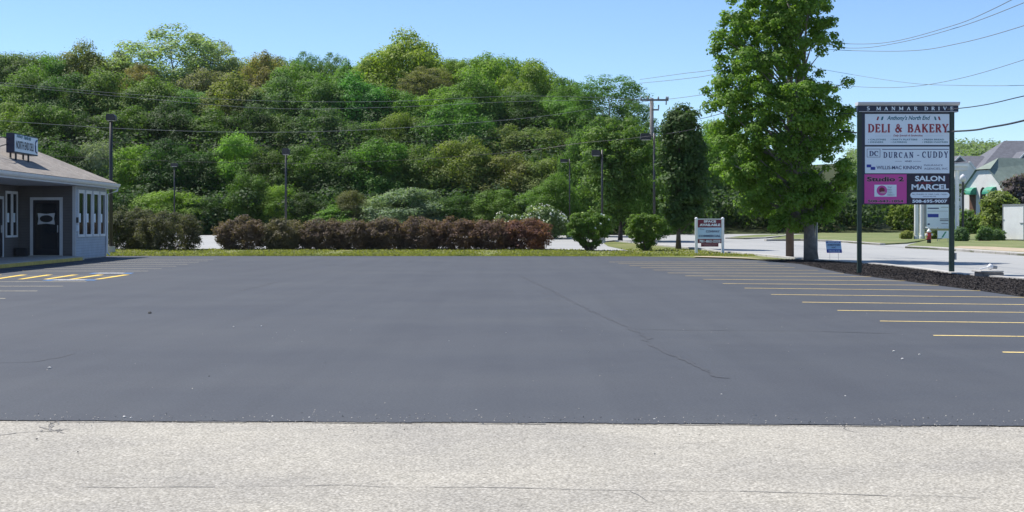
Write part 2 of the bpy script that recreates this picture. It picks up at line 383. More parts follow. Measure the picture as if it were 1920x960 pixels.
# ------------------------------------------------------------ markings
def ribbon(name, p0, p1, width, mat, dz=.006, kind='structure'):
    a, b = Vector(p0[:2]), Vector(p1[:2]); t = (b - a).normalized(); n = Vector((-t.y, t.x)) * width / 2
    return sheet(name, [tuple(a + n), tuple(a - n), tuple(b - n), tuple(b + n)], mat, dz, kind)
RL = [((1880, 661), (1990, 662.5)), ((1750, 629.5), (2010, 632.5)), ((1650, 602.5), (1980, 606.5)), ((1570, 582.5), (1990, 587)), ((1504, 567), (2000, 572.5)),
      ((1446, 552.5), (1925, 558)), ((1396, 540.5), (1838, 545.5)), ((1355, 532), (1760, 535.3)), ((1319, 524), (1697, 527)), ((1285, 517.5), (1634, 519)),
      ((1252, 512), (1582, 513)), ((1225, 506.5), (1534, 507)), ((1202, 502), (1490, 502)), ((1180, 498), (1470, 498)), ((1160, 494.5), (1440, 494.5)), ((1143, 491.5), (1420, 491.5))]
for a, b in RL: ribbon('parking_line', G(*a), G(*b), .10, M['yellow'])
for (x, y) in ((10, 560), (70, 546), (118, 537), (162, 528.5), (215, 518), (278, 508.5), (303, 504), (330, 499.5), (352, 496), (372, 492.5), (390, 489.5), (400, 487)):
    p = G(x, y); xl = max(-17.0, -960 / F * p.y * 1.1)
    ribbon('parking_line', (xl, p.y), p, .10, M['whiteline'])
mb = MB()
for k in range(8):                     # diagonal access-aisle hatching
    x0 = -64 + k * 48
    q = [G(x0, 524), G(x0 + 11, 524), G(x0 + 68, 515.4), G(x0 + 55, 515.4)]
    if x0 + 55 < 260: mb.poly([(v.x, v.y, .007) for v in q])
mb.build('yellow_hatching', M['yellow_hatch'])['kind'] = 'structure'
M['yellow_strong2'] = M['yellow_strong']
def quad(name, pp, mat, dz=.010):
    mb = MB().poly([(G(*p).x, G(*p).y, dz) for p in pp]); o = mb.build(name, mat); o['kind'] = 'structure'; return o
quad('blue_stall_box', [(78, 526.6), (176, 526.6), (184, 525), (90, 525)], M['blue_line'])
quad('white_stall_symbol', [(96, 526.5), (158, 526.5), (164, 525.1), (106, 525.1)], M['worn_white'], .014)
quad('blue_stall_box', [(166, 513.6), (245, 513.6), (252, 512.2), (176, 512.2)], M['blue_line'])
quad('white_stall_symbol', [(176, 513.5), (230, 513.5), (236, 512.3), (186, 512.3)], M['worn_white'], .014)
rnd = random.Random(5)
def crackline(name, pts, width, mat, dz, jit=.05):
    P_ = [G(*p) for p in pts]; L = []
    for i in range(len(P_) - 1):
        n = max(3, int((P_[i + 1] - P_[i]).length / .25))
        for k in range(n): L.append(P_[i].lerp(P_[i + 1], k / n) + Vector((rnd.gauss(0, jit), rnd.gauss(0, jit), 0)))
    mb = MB()
    for i in range(len(L) - 1):
        wv = width * rnd.uniform(.3, 1.2); t = (L[i + 1] - L[i]).normalized(); nn = Vector((-t.y, t.x, 0)) * wv / 2
        mb.poly([(v.x, v.y, dz + i * 1e-5) for v in (L[i] + nn, L[i] - nn, L[i + 1] - nn, L[i + 1] + nn)])
    mb.build(name, mat)['kind'] = 'structure'
crackline('sealed_crack', [(975, 517), (1040, 548), (1085, 572), (1130, 592), (1165, 608), (1205, 626), (1215, 645), (1290, 678), (1345, 706), (1380, 713)], .07, M['crack'], .0045, .026)
crackline('sealed_crack', [(1190, 618), (1330, 620), (1500, 621), (1620, 624), (1720, 628)], .035, M['crack'], .0045, .02)
crackline('sealed_crack', [(0, 681), (60, 679), (110, 672), (150, 660)], .03, M['crack'], .0045, .02)
crackline('sealed_crack', [(450, 545), (490, 536), (520, 528)], .07, M['crack'], .0045, .026)
crackline('old_crack', [(150, 912), (400, 912), (640, 909), (1000, 915), (1400, 921), (1930, 932)], .012, M['crack_old'], -.003, .016)
crackline('old_crack', [(-5, 815), (50, 809), (105, 807), (125, 800)], .018, M['crack_old'], -.003, .01)
crackline('old_crack', [(1580, 795), (1590, 806), (1620, 812)], .012, M['crack_old'], -.003, .01)
for k in range(9):
    x0, y0 = 95 + rnd.gauss(0, 14), 803 + rnd.gauss(0, 5); crackline('old_crack', [(x0, y0), (x0 + rnd.gauss(0, 14), y0 + rnd.gauss(0, 5)), (x0 + rnd.gauss(0, 26), y0 + rnd.gauss(4, 7))], .014, M['crack_old'], -.0025 + k * 1e-4, .01)
for pts_ in ([(210, 830), (240, 828), (262, 833)], [(640, 909), (700, 900), (742, 898)], [(1180, 918), (1206, 930), (1228, 948)], [(300, 870), (340, 862), (372, 864)]):
    crackline('old_crack', pts_, .006, M['crack_old'], -.0028, .012)
crackline('sealed_crack', [(-5, 789.8), (400, 791), (960, 793.5), (1400, 796.4), (1925, 800.8)], .03, M['crack'], .0035, .008)

# pebbles lying on the lot
def pebble(px, py, s, mat, label):
    rg = random.Random(int(px * 7 + py)); bm = bmesh.new(); bmesh.ops.create_icosphere(bm, subdivisions=2, radius=s * .62)
    for v in bm.verts: v.co *= rg.uniform(.8, 1.15); v.co.z *= .6
    me = bpy.data.meshes.new('pebble'); bm.to_mesh(me); bm.free()
    o = link('pebble', me, mat, None, G(px, py) + Vector((0, 0, s * .3))); tag(o, label, 'pebble', 'pebbles scattered on the parking lot')
for px, py, s, k, lb in (
    (281, 588, .055, 'stone_dark', 'dark lump on the sealed asphalt in front of the striped stalls at left'),
    (438, 613, .02, 'stone', 'tiny pale pebble, left of a pair, mid left of the dark lot'),
    (490, 612, .022, 'stone', 'tiny pale pebble, right of a pair, mid left of the dark lot'),
    (93, 691, .03, 'stone', 'pale pebble near the left edge beside a faint crack'),
    (392, 706, .014, 'stone_dark', 'small black pebble alone left of centre on the lot'),
    (233, 783, .022, 'stone', 'pale pebble on the seam to the old pavement, at left'),
    (246, 784.5, .016, 'stone', 'smaller pale pebble just right of another on the seam at left'),
    (511, 781.5, .014, 'stone', 'white pebble on the seam left of the middle'),
    (580, 783.5, .014, 'stone', 'white pebble close to the seam right of its neighbour'),
    (893, 769, .012, 'stone', 'pale pebble near the lot edge at the middle'),
    (1353, 740, .014, 'stone', 'white pebble right of the middle near the lot edge'),
    (1227, 787, .016, 'stone', 'pale pebble on the seam right of the middle'),
    (1676, 660, .028, 'stone', 'white pebble, leftmost of three below the yellow lines'),
    (1692, 674, .026, 'stone', 'white pebble, lowest of three below the yellow lines'),
    (1724, 665.5, .022, 'stone', 'white pebble, rightmost of three below the yellow lines'),
    (1585, 743, .013, 'stone', 'tiny pale pebble at the lower right of the lot'),
    (69, 824, .013, 'stone_dark', 'dark pebble on the pale old pavement at far left'),
    (146, 848, .011, 'stone_dark', 'dark pebble on the pale old pavement right of another one')):
    pebble(px, py, s, M[k], lb)

# ------------------------------------------------------------ foliage
def quads_mesh(name, c, nrm, size, asp, rng):
    n = len(c)
    nrm = nrm / (np.linalg.norm(nrm, axis=1, keepdims=True) + 1e-9)
    rv = rng.normal(size=(n, 3)); t = np.cross(nrm, rv); t /= np.linalg.norm(t, axis=1, keepdims=True) + 1e-9
    b = np.cross(nrm, t); s = size[:, None]
    fold = nrm * s * .18
    v = np.empty((n, 4, 3)); v[:, 0] = c + t * s * .5; v[:, 1] = c + b * s * .5 * asp - fold; v[:, 2] = c - t * s * .5; v[:, 3] = c - b * s * .5 * asp - fold
    me = bpy.data.meshes.new(name); me.vertices.add(4 * n); me.vertices.foreach_set('co', v.reshape(-1).astype(np.float32))
    me.loops.add(4 * n); me.loops.foreach_set('vertex_index', np.arange(4 * n, dtype=np.int32))
    me.polygons.add(n); me.polygons.foreach_set('loop_start', np.arange(0, 4 * n, 4, dtype=np.int32))
    me.update(calc_edges=True); me.validate(); return me
def crown(name, prof, npuff, nleaf, pr, leaf, seed, inner=.35, flat=.75, asp=.75, lump=.25, depth=1.0, outward=1.0, jit=.33):
    """prof: (z, x_left, x_right). returns mesh and puff centres"""
    rng = np.random.default_rng(seed); prof = sorted(prof); z = np.array([p[0] for p in prof]); xl = np.array([p[1] for p in prof]); xr = np.array([p[2] for p in prof])
    zz = np.linspace(z[0], z[-1], 60); wd = np.interp(zz, z, xr - xl) ** 1.3 + 1e-3; cdf = np.cumsum(wd); cdf /= cdf[-1]
    pz = np.interp(rng.random(npuff), cdf, zz); a = rng.random(npuff) * 2 * np.pi
    L = np.interp(pz, z, xl); Rr = np.interp(pz, z, xr); hw = np.maximum((Rr - L) / 2, .02); cx = (L + Rr) / 2
    ph = rng.random(4) * 6.28
    lm = 1 + lump * (np.sin(3 * a + ph[0] + pz * 1.1) * .5 + np.sin(5 * a + ph[1] - pz * 1.7) * .3 + rng.normal(size=npuff) * .25)
    r = np.sqrt(inner ** 2 + (1 - inner ** 2) * rng.random(npuff)) * lm
    pz = pz + rng.normal(size=npuff) * pr * .3
    psz = pr * (.55 + .75 * rng.random(npuff))
    rad = np.clip(hw * r, 0, np.maximum(hw * 1.12 - psz * .55, hw * .3))
    pc = np.stack([cx + np.cos(a) * rad, np.sin(a) * rad * depth, pz], 1)
    k = (nleaf * (psz / pr) ** 2).astype(int).clip(4)
    idx = np.repeat(np.arange(npuff), k); n = len(idx)
    d = rng.normal(size=(n, 3)); d /= np.linalg.norm(d, axis=1, keepdims=True)
    d[:, 2] = np.where(rng.random(n) < .35, np.abs(d[:, 2]), d[:, 2])
    rr = psz[idx] * (.55 + .5 * rng.random(n) + .12 * rng.normal(size=n)); pos = pc[idx] + d * rr[:, None] * np.array([1, 1, flat])
    nn = d * outward + np.array([0, 0, .45]) + rng.normal(size=(n, 3)) * jit
    sz = leaf * (.6 + .8 * rng.random(n))
    return quads_mesh(name, pos, nn, sz, asp, rng), pc
def trunk_mb(h, r0, pcs, nlimb, rng, lean=0, top=.8, base_flare=1.35, n=8):
    mb = MB(); hh = h * top; pts = []; rad = []
    for i in range(9):
        t = i / 8; pts.append((lean * t + rng.gauss(0, .012 * h) * t, rng.gauss(0, .012 * h) * t, hh * t)); rad.append(r0 * (1 - .82 * t) * (base_flare if i == 0 else 1))
    mb.tube(pts, rad, n)
    sel = [p for p in pcs if p[2] > h * .12]; rng.shuffle(sel)
    for p in sel[:nlimb]:
        p = Vector([float(q) for q in p]); t = max(.12, min(.85, (p.z - .35 * math.hypot(p.x, p.y) - .1 * h) / hh)); i = t * 8; a = Vector(pts[int(i)]).lerp(Vector(pts[min(8, int(i) + 1)]), i % 1)
        r = r0 * (1 - .82 * t) * .5; mid = a.lerp(p, .5) + Vector((0, 0, .05 * h * rng.random()))
        mb.tube([a, a.lerp(mid, .55), mid, p], [r, r * .75, r * .5, r * .18], 5)
    return mb
def scaled_prof(kind):
    return {'round': [(0.0, -.25, .25), (.12, -.42, .42), (.35, -.5, .5), (.6, -.47, .47), (.8, -.36, .36), (.93, -.2, .2), (1, -.05, .05)],
            'oval': [(0, -.3, .3), (.2, -.46, .46), (.5, -.5, .5), (.75, -.38, .38), (.9, -.22, .22), (1, -.04, .04)],
            'dome': [(0, -.44, .44), (.3, -.5, .5), (.6, -.48, .48), (.8, -.38, .38), (.95, -.18, .18), (1, -.06, .06)],
            'column': [(0, -.35, .35), (.15, -.48, .48), (.5, -.5, .5), (.8, -.36, .36), (1, -.05, .05)]}[kind]
# unit forest crowns: 9 m wide, 9 m tall
VAR = []
for i, (kd, npf, nl, lf, ln) in enumerate((('round', 210, 210, .22, .5), ('oval', 200, 210, .21, .6), ('dome', 220, 210, .22, .55), ('round', 200, 210, .21, .7), ('dome', 190, 220, .23, .65), ('oval', 210, 210, .21, .3))):
    pf = [(z * 9, a * 9, b * 9) for z, a, b in scaled_prof(kd)]
    me, pc = crown('tree_crown', pf, npf, nl, 1.15, lf, 100 + i, inner=.55, lump=ln)
    me.materials.append(M['leaf']); rg = random.Random(i)
    tm = trunk_mb(9, .2, [p + np.array([0, 0, 0]) for p in pc], 14, rg)
    tme = tm.build('tmp', M['bark'], smooth=True); t_me = tme.data; bpy.data.objects.remove(tme); VAR.append((me, t_me))
# sparse crowns: sky shows through
SPARSE = []
for i in range(3):
    pf = [(z * 9, a * 9, b * 9) for z, a, b in scaled_prof('dome')]
    me, pc = crown('sparse_crown', pf, 260, 75, .8, .2, 140 + i, inner=.5, lump=.5)
    me.materials.append(M['leaf']); rg = random.Random(40 + i); tme = trunk_mb(9, .17, pc, 45, rg, top=.9).build('tmp', M['bark_grey'], smooth=True); t_me = tme.data; bpy.data.objects.remove(tme); SPARSE.append((me, t_me))
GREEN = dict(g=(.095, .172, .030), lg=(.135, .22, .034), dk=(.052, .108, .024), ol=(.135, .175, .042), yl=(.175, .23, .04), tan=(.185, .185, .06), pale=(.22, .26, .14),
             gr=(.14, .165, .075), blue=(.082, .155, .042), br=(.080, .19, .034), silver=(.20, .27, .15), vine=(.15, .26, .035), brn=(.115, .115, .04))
def forest_tree(px, top, wpx, Y, col, label, low=None, sparse=False, var=None, group='trees of the wooded hill'):
    X = (px - 960) / F * Y; zb = hillz(X, Y); zt = H + (420 - top - (3 if px < 900 else 8)) / F * Y; h = zt - zb; wd = wpx / F * Y
    seed = int(px * 13 + top * 7 + Y); rg = random.Random(seed)
    me, tm = (SPARSE if sparse else VAR)[(seed if var is None else var) % (3 if sparse else len(VAR))]
    if low is None: low = max(h * .12, h - wd * 1.5)
    else: low = max(.0, H + (420 - low) / F * Y - zb)
    ch = h - low
    root = thing('forest_tree', label, 'tree', (X, Y, zb), rg.uniform(0, 6.28), group)
    c = link('crown', me, None, root, (0, 0, low)); c.scale = (wd / 9 * rg.uniform(1.08, 1.32), wd / 9 * rg.uniform(1.0, 1.25), ch / 9); c.rotation_euler = (rg.uniform(-.1, .1), rg.uniform(-.1, .1), 0); c.color = (*[v * rg.uniform(.9, 1.1) * (.88 if Y < 165 and px < 640 and col in ('g', 'dk', 'blue') else 1.12 if Y < 165 else 1.32) for v in GREEN[col]], 1)  # lower left greens coloured darker to stand for deep shaded gaps
    t = link('trunk', tm, None, root); t.scale = (wd / 9, wd / 9, h / 9)
    return root
T = forest_tree
# ridge line, left to right
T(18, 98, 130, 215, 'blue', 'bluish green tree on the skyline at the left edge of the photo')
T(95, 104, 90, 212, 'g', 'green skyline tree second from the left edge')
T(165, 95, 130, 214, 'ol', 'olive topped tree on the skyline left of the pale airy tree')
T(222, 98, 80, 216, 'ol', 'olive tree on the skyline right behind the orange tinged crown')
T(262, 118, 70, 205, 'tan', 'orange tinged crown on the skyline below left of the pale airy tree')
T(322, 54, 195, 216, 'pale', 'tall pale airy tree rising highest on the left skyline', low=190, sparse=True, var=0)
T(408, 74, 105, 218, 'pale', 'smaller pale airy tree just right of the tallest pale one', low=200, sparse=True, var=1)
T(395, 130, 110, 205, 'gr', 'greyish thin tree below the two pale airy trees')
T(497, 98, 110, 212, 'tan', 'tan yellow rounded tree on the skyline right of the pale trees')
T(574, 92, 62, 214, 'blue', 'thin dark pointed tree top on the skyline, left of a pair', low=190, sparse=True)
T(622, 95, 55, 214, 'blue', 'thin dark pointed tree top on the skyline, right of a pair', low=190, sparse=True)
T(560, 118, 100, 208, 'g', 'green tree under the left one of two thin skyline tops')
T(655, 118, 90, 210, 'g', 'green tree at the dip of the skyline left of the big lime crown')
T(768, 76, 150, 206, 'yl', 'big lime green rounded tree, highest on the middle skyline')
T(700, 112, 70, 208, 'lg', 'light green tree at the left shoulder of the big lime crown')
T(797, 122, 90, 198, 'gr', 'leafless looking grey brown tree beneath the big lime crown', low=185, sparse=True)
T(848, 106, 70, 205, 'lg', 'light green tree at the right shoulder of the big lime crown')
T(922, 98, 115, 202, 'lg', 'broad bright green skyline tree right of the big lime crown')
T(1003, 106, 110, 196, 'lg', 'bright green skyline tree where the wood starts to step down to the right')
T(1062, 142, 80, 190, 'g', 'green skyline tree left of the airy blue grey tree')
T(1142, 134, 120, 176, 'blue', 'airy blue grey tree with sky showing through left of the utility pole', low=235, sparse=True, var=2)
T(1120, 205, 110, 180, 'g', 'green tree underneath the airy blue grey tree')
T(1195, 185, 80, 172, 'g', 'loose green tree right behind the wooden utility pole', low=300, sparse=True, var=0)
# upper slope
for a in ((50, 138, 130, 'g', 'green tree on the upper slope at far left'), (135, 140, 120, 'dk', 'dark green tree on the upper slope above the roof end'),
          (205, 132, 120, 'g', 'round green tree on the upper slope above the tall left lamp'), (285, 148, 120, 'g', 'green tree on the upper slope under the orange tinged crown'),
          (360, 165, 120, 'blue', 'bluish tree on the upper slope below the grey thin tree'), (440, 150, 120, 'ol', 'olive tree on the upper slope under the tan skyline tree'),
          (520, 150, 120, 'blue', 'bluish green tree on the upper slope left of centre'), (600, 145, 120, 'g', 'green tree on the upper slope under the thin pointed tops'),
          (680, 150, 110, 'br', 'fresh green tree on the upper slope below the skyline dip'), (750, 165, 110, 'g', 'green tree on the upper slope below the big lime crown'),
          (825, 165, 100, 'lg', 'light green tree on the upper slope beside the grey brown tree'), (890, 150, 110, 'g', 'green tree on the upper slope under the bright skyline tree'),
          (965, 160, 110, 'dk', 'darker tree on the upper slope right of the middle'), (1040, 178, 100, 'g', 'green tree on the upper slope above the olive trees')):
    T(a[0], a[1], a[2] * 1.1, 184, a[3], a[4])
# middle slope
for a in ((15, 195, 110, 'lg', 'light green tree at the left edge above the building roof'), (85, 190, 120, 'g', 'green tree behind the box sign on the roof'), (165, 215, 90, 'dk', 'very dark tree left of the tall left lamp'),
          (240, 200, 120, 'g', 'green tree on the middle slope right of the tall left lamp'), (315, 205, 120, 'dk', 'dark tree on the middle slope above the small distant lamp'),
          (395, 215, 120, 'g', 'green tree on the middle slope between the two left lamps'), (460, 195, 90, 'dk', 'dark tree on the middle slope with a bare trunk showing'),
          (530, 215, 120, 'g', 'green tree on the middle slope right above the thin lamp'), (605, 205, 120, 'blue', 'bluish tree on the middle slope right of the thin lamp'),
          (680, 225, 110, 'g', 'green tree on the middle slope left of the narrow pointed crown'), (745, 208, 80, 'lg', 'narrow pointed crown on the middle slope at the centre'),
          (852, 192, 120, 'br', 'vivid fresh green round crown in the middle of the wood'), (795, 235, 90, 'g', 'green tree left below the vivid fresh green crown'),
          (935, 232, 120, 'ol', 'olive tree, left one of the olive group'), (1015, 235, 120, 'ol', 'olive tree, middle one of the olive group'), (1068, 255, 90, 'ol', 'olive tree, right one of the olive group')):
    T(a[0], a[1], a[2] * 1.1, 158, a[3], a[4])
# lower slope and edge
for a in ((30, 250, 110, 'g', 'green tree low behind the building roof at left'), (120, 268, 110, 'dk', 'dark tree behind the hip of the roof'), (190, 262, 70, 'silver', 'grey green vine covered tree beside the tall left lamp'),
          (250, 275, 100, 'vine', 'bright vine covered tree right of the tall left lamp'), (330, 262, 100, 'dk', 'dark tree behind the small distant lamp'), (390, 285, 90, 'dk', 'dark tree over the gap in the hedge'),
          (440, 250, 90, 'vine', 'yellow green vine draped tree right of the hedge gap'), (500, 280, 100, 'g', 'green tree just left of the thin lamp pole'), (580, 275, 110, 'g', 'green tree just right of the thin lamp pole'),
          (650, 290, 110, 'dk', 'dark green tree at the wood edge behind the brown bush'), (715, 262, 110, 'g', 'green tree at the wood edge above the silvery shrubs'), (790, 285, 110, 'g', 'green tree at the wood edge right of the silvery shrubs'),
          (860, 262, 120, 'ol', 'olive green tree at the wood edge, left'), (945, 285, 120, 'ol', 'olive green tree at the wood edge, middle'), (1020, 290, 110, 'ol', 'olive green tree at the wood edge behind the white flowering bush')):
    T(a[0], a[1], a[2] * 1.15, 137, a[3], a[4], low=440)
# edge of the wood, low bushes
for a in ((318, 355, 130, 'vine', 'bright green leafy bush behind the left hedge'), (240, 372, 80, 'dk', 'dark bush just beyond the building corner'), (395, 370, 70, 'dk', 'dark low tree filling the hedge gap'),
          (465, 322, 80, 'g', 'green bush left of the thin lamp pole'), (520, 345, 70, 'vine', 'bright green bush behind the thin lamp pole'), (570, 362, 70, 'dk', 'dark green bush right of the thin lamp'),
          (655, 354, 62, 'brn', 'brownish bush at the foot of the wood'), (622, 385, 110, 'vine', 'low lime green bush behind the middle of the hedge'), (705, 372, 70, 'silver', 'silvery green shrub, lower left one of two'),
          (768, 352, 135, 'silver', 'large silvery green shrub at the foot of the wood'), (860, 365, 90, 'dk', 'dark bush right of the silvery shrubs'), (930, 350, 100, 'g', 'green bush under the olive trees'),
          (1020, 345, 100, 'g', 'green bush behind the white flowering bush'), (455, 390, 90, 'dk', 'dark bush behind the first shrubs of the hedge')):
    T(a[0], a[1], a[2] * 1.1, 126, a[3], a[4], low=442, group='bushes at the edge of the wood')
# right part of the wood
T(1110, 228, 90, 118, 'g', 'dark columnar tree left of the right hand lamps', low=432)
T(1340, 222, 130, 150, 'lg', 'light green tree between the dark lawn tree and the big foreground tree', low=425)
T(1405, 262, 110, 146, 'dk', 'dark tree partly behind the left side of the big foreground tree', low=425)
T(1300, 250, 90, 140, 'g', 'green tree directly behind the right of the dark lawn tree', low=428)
T(1460, 300, 120, 158, 'dk', 'dark tree behind the lower crown of the big foreground tree', low=427)
T(1530, 330, 110, 165, 'dk', 'dark tree seen right behind the big trunk', low=427)
T(1600, 355, 90, 172, 'dk', 'dark tree behind the left post of the tall sign', low=427)
T(1660, 370, 90, 176, 'dk', 'dark tree seen under the tall sign panels', low=427)
T(1222, 252, 92, 99.5, 'g', 'green tree wrapped around the pole and both vase shaped shrubs', low=435)
T(1040, 330, 90, 112, 'g', 'green tree left of the columnar one near the small lamp head', low=436)

# undergrowth that fills the foot and the slope of the wood
def leafcloud(name, pts, nper, r, leaf, col, seed, label, flat=.7, cat='undergrowth'):
    rng = np.random.default_rng(seed); pts = np.array(pts); idx = np.repeat(np.arange(len(pts)), nper); n = len(idx)
    d = rng.normal(size=(n, 3)); d /= np.linalg.norm(d, axis=1, keepdims=True)
    rr = r * (.5 + .6 * rng.random(n)); pos = pts[idx] + d * rr[:, None] * np.array([1, 1, flat])
    me = quads_mesh(name, pos, d + np.array([0, 0, .6]) + rng.normal(size=(n, 3)) * .33, leaf * (.6 + .8 * rng.random(n)), .75, rng)
    o = link(name, me, M['leaf']); o.color = (*col, 1); tag(o, label, cat, kind='stuff'); return o
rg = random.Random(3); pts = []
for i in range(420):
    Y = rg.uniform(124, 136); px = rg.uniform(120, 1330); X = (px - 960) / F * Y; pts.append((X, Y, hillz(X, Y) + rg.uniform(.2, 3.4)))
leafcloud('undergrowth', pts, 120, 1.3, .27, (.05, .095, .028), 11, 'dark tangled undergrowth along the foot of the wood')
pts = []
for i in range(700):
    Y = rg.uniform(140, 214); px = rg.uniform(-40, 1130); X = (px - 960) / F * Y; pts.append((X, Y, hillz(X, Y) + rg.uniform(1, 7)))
leafcloud('hillside_thicket', pts, 110, 2.0, .32, (.055, .10, .028), 12, 'dense green thicket, darkened for shade, between the trees of the wooded hill')  # green darkened to stand for the shade in gaps between crowns
rg = random.Random(21); pts = []
SKX = [-60, 0, 130, 250, 330, 450, 500, 600, 660, 720, 850, 920, 1000, 1060, 1110]; SKYY = [110, 108, 108, 124, 136, 118, 112, 126, 138, 112, 120, 114, 124, 162, 200]
for i in range(1400):
    px = rg.uniform(-60, 1105); p = P(px, float(np.interp(px, SKX, SKYY)) + 10 + abs(rg.gauss(0, 38)) - 8, rg.uniform(212, 226)); pts.append(tuple(p))
leafcloud('ridge_canopy', pts, 90, 1.9, .27, (.115, .18, .045), 15, 'continuous leafy canopy along the ridge behind the skyline trees', cat='wood')
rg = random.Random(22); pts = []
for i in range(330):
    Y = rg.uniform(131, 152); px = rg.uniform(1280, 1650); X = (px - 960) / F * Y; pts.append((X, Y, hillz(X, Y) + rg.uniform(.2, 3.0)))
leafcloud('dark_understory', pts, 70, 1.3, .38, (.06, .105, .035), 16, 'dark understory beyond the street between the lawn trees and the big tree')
rg = random.Random(23); pts = []
for i in range(900):
    Y = rg.uniform(345, 500); px = rg.uniform(1600, 2010); X = (px - 960) / F * Y
    k = np.interp(Y, [330, 380, 430, 480, 560], [.05, .4, .8, 1, .9]); pts.append((X, Y, tz(Y) * .6 + far_ridge(X) * k - 1 + rg.uniform(0, 2)))
leafcloud('distant_wood', pts, 60, 4.2, .95, (.17, .24, .11), 13, 'far wooded ridge above the roofs at right', cat='wood')
rg = random.Random(8); pts = []
for i in range(420):
    Y = rg.uniform(168, 188); px = rg.uniform(1420, 1790); X = (px - 960) / F * Y; pts.append((X, Y, tz(Y) + rg.uniform(.2, 5.0)))
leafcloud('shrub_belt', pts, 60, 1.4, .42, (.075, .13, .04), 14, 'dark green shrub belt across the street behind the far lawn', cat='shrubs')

# big foreground tree
def px_prof(rows, Y, cx, zb):
    return [(H + (420 - y) / F * Y - zb, (a - cx) / F * Y, (b - cx) / F * Y) for y, a, b in rows]
def custom_tree(name, label, cat, cx, base_y, rows, npuff, nleaf, pr, leaf, col, seed, r0, bark='bark', nlimb=30, h=None, lump=.2, inner=.35, lean=0, group=None, top=.85, Y=None, **kw):
    b = G(cx, base_y) if Y is None else XY(cx, Y); Y = b.y
    root = thing(name, label, cat, b, 0, group)
    me, pc = crown('crown', px_prof(rows, Y, cx, b.z), npuff, nleaf, pr, leaf, seed, lump=lump, inner=inner, **kw)
    c = link('crown', me, M['leaf'], root); c.color = (*col, 1)
    hh = H + (420 - rows[0][0]) / F * Y - b.z
    trunk_mb(hh, r0, pc, nlimb, random.Random(seed), lean, top, n=12).build('trunk', M[bark], root, smooth=True)
    return root, pc
BT, bpc = custom_tree('shade_tree', 'large bright green shade tree standing in the mulch bed left of the tall sign', 'tree', 1521, 489,
    [(-85, 1420, 1515), (-40, 1382, 1556), (0, 1364, 1562), (50, 1358, 1564), (90, 1340, 1566), (130, 1334, 1572), (170, 1318, 1598), (210, 1332, 1604), (260, 1348, 1602),
     (320, 1355, 1602), (360, 1378, 1600), (395, 1398, 1592), (412, 1425, 1560), (426, 1445, 1500)], 620, 150, .37, .125, (.150, .255, .04), 77, .235, 'bark_grey', 90, lump=.24, inner=.25, lean=-.7)
custom_tree('lawn_tree', 'green lawn tree on the verge behind the gap between the two vase shaped shrubs', 'tree', 1163, 452,
    [(232, 1120, 1190), (260, 1098, 1220), (300, 1090, 1238), (350, 1092, 1245), (380, 1100, 1240), (405, 1118, 1215), (418, 1145, 1185)], 300, 100, .6, .2, (.12, .20, .045), 78, .14, 'bark', 20, inner=.4)
custom_tree('lawn_tree', 'darker narrow lawn tree on the verge right of the vase shaped shrubs', 'tree', 1272, 467,
    [(203, 1262, 1290), (225, 1248, 1306), (270, 1240, 1318), (330, 1238, 1325), (370, 1238, 1324), (398, 1244, 1314), (414, 1256, 1295)], 240, 100, .5, .18, (.07, .125, .036), 79, .13, 'bark', 20, inner=.4, lump=.3)

# hedge shrubs
def shrub(name, label, cx, Yd, top, bot, wpx, col, seed, group, kind='hedge', npuff=300, nleaf=60, pr=.26, leaf=.085, stems=6, flowers=0, tipcol=None, zoff=0):
    b = XY(cx, Yd) + Vector((0, 0, zoff)); a = wpx / 2
    if kind == 'hedge': rows = [(top, -.35 * a, .35 * a), (top + 7, -.72 * a, .72 * a), ((top * 2 + bot) / 3, -a, a), ((top + bot) / 2, -a, a), (bot - 12, -.92 * a, .92 * a), (bot - 3, -.7 * a, .7 * a)]
    elif kind == 'vase': rows = [(top, -.6 * a, .55 * a), (top + 6, -.93 * a, .9 * a), (top + 20, -a, a), ((top + bot) / 2 + 3, -.84 * a, .82 * a), (bot - 14, -.42 * a, .42 * a), (bot - 4, -.1 * a, .1 * a)]
    else: rows = [(top, -.3 * a, .3 * a), (top + (bot - top) * .15, -.75 * a, .75 * a), ((top + bot) / 2, -a, a), (bot - (bot - top) * .15, -.85 * a, .85 * a), (bot, -.6 * a, .6 * a)]
    rows = [(y, cx + l, cx + r_) for y, l, r_ in rows]
    root = thing(name, label, 'shrub', b, 0, group)
    me, pc = crown('foliage', px_prof(rows, Yd, cx, b.z), npuff, nleaf, pr, leaf, seed, lump=.08, inner=.5, depth=.8)
    c = link('foliage', me, M['leaf'], root); c.color = (*[v * (1.35 if Yd < 90 else 1.5) if col[1] < .185 else v for v in col], 1)
    mb = MB(); rg = random.Random(seed); pl = [Vector([float(q) for q in p]) for p in pc]; rg.shuffle(pl)
    for p in pl[:stems * 2]:
        s = Vector((p.x * .12, p.y * .2, 0)); mb.tube([s, s.lerp(p, .5) + Vector((0, 0, -.1)), p], [.03, .022, .01], 5)
    mb.build('stems', M['bark'], root)
    if flowers:
        rng = np.random.default_rng(seed + 5); sel = rng.integers(0, len(pc), flowers); d = rng.normal(size=(flowers, 3)); d[:, 2] = np.abs(d[:, 2]); d /= np.linalg.norm(d, axis=1, keepdims=True); d[:, 1] -= .3
        zz = pc[:, 2]; ok = zz[sel] > np.percentile(zz, 35); pos = pc[sel][ok] + d[ok] * pr * 1.15
        fm = quads_mesh('blossom', pos, d[ok] + rng.normal(size=pos.shape) * .3, np.full(len(pos), .15), .9, rng)
        f = link('blossoms', fm, M['petal'], root); f.color = (.75, .76, .70, 1)
    return root
HC = (.118, .086, .066)
hg = 'burgundy hedge shrubs along the verge'
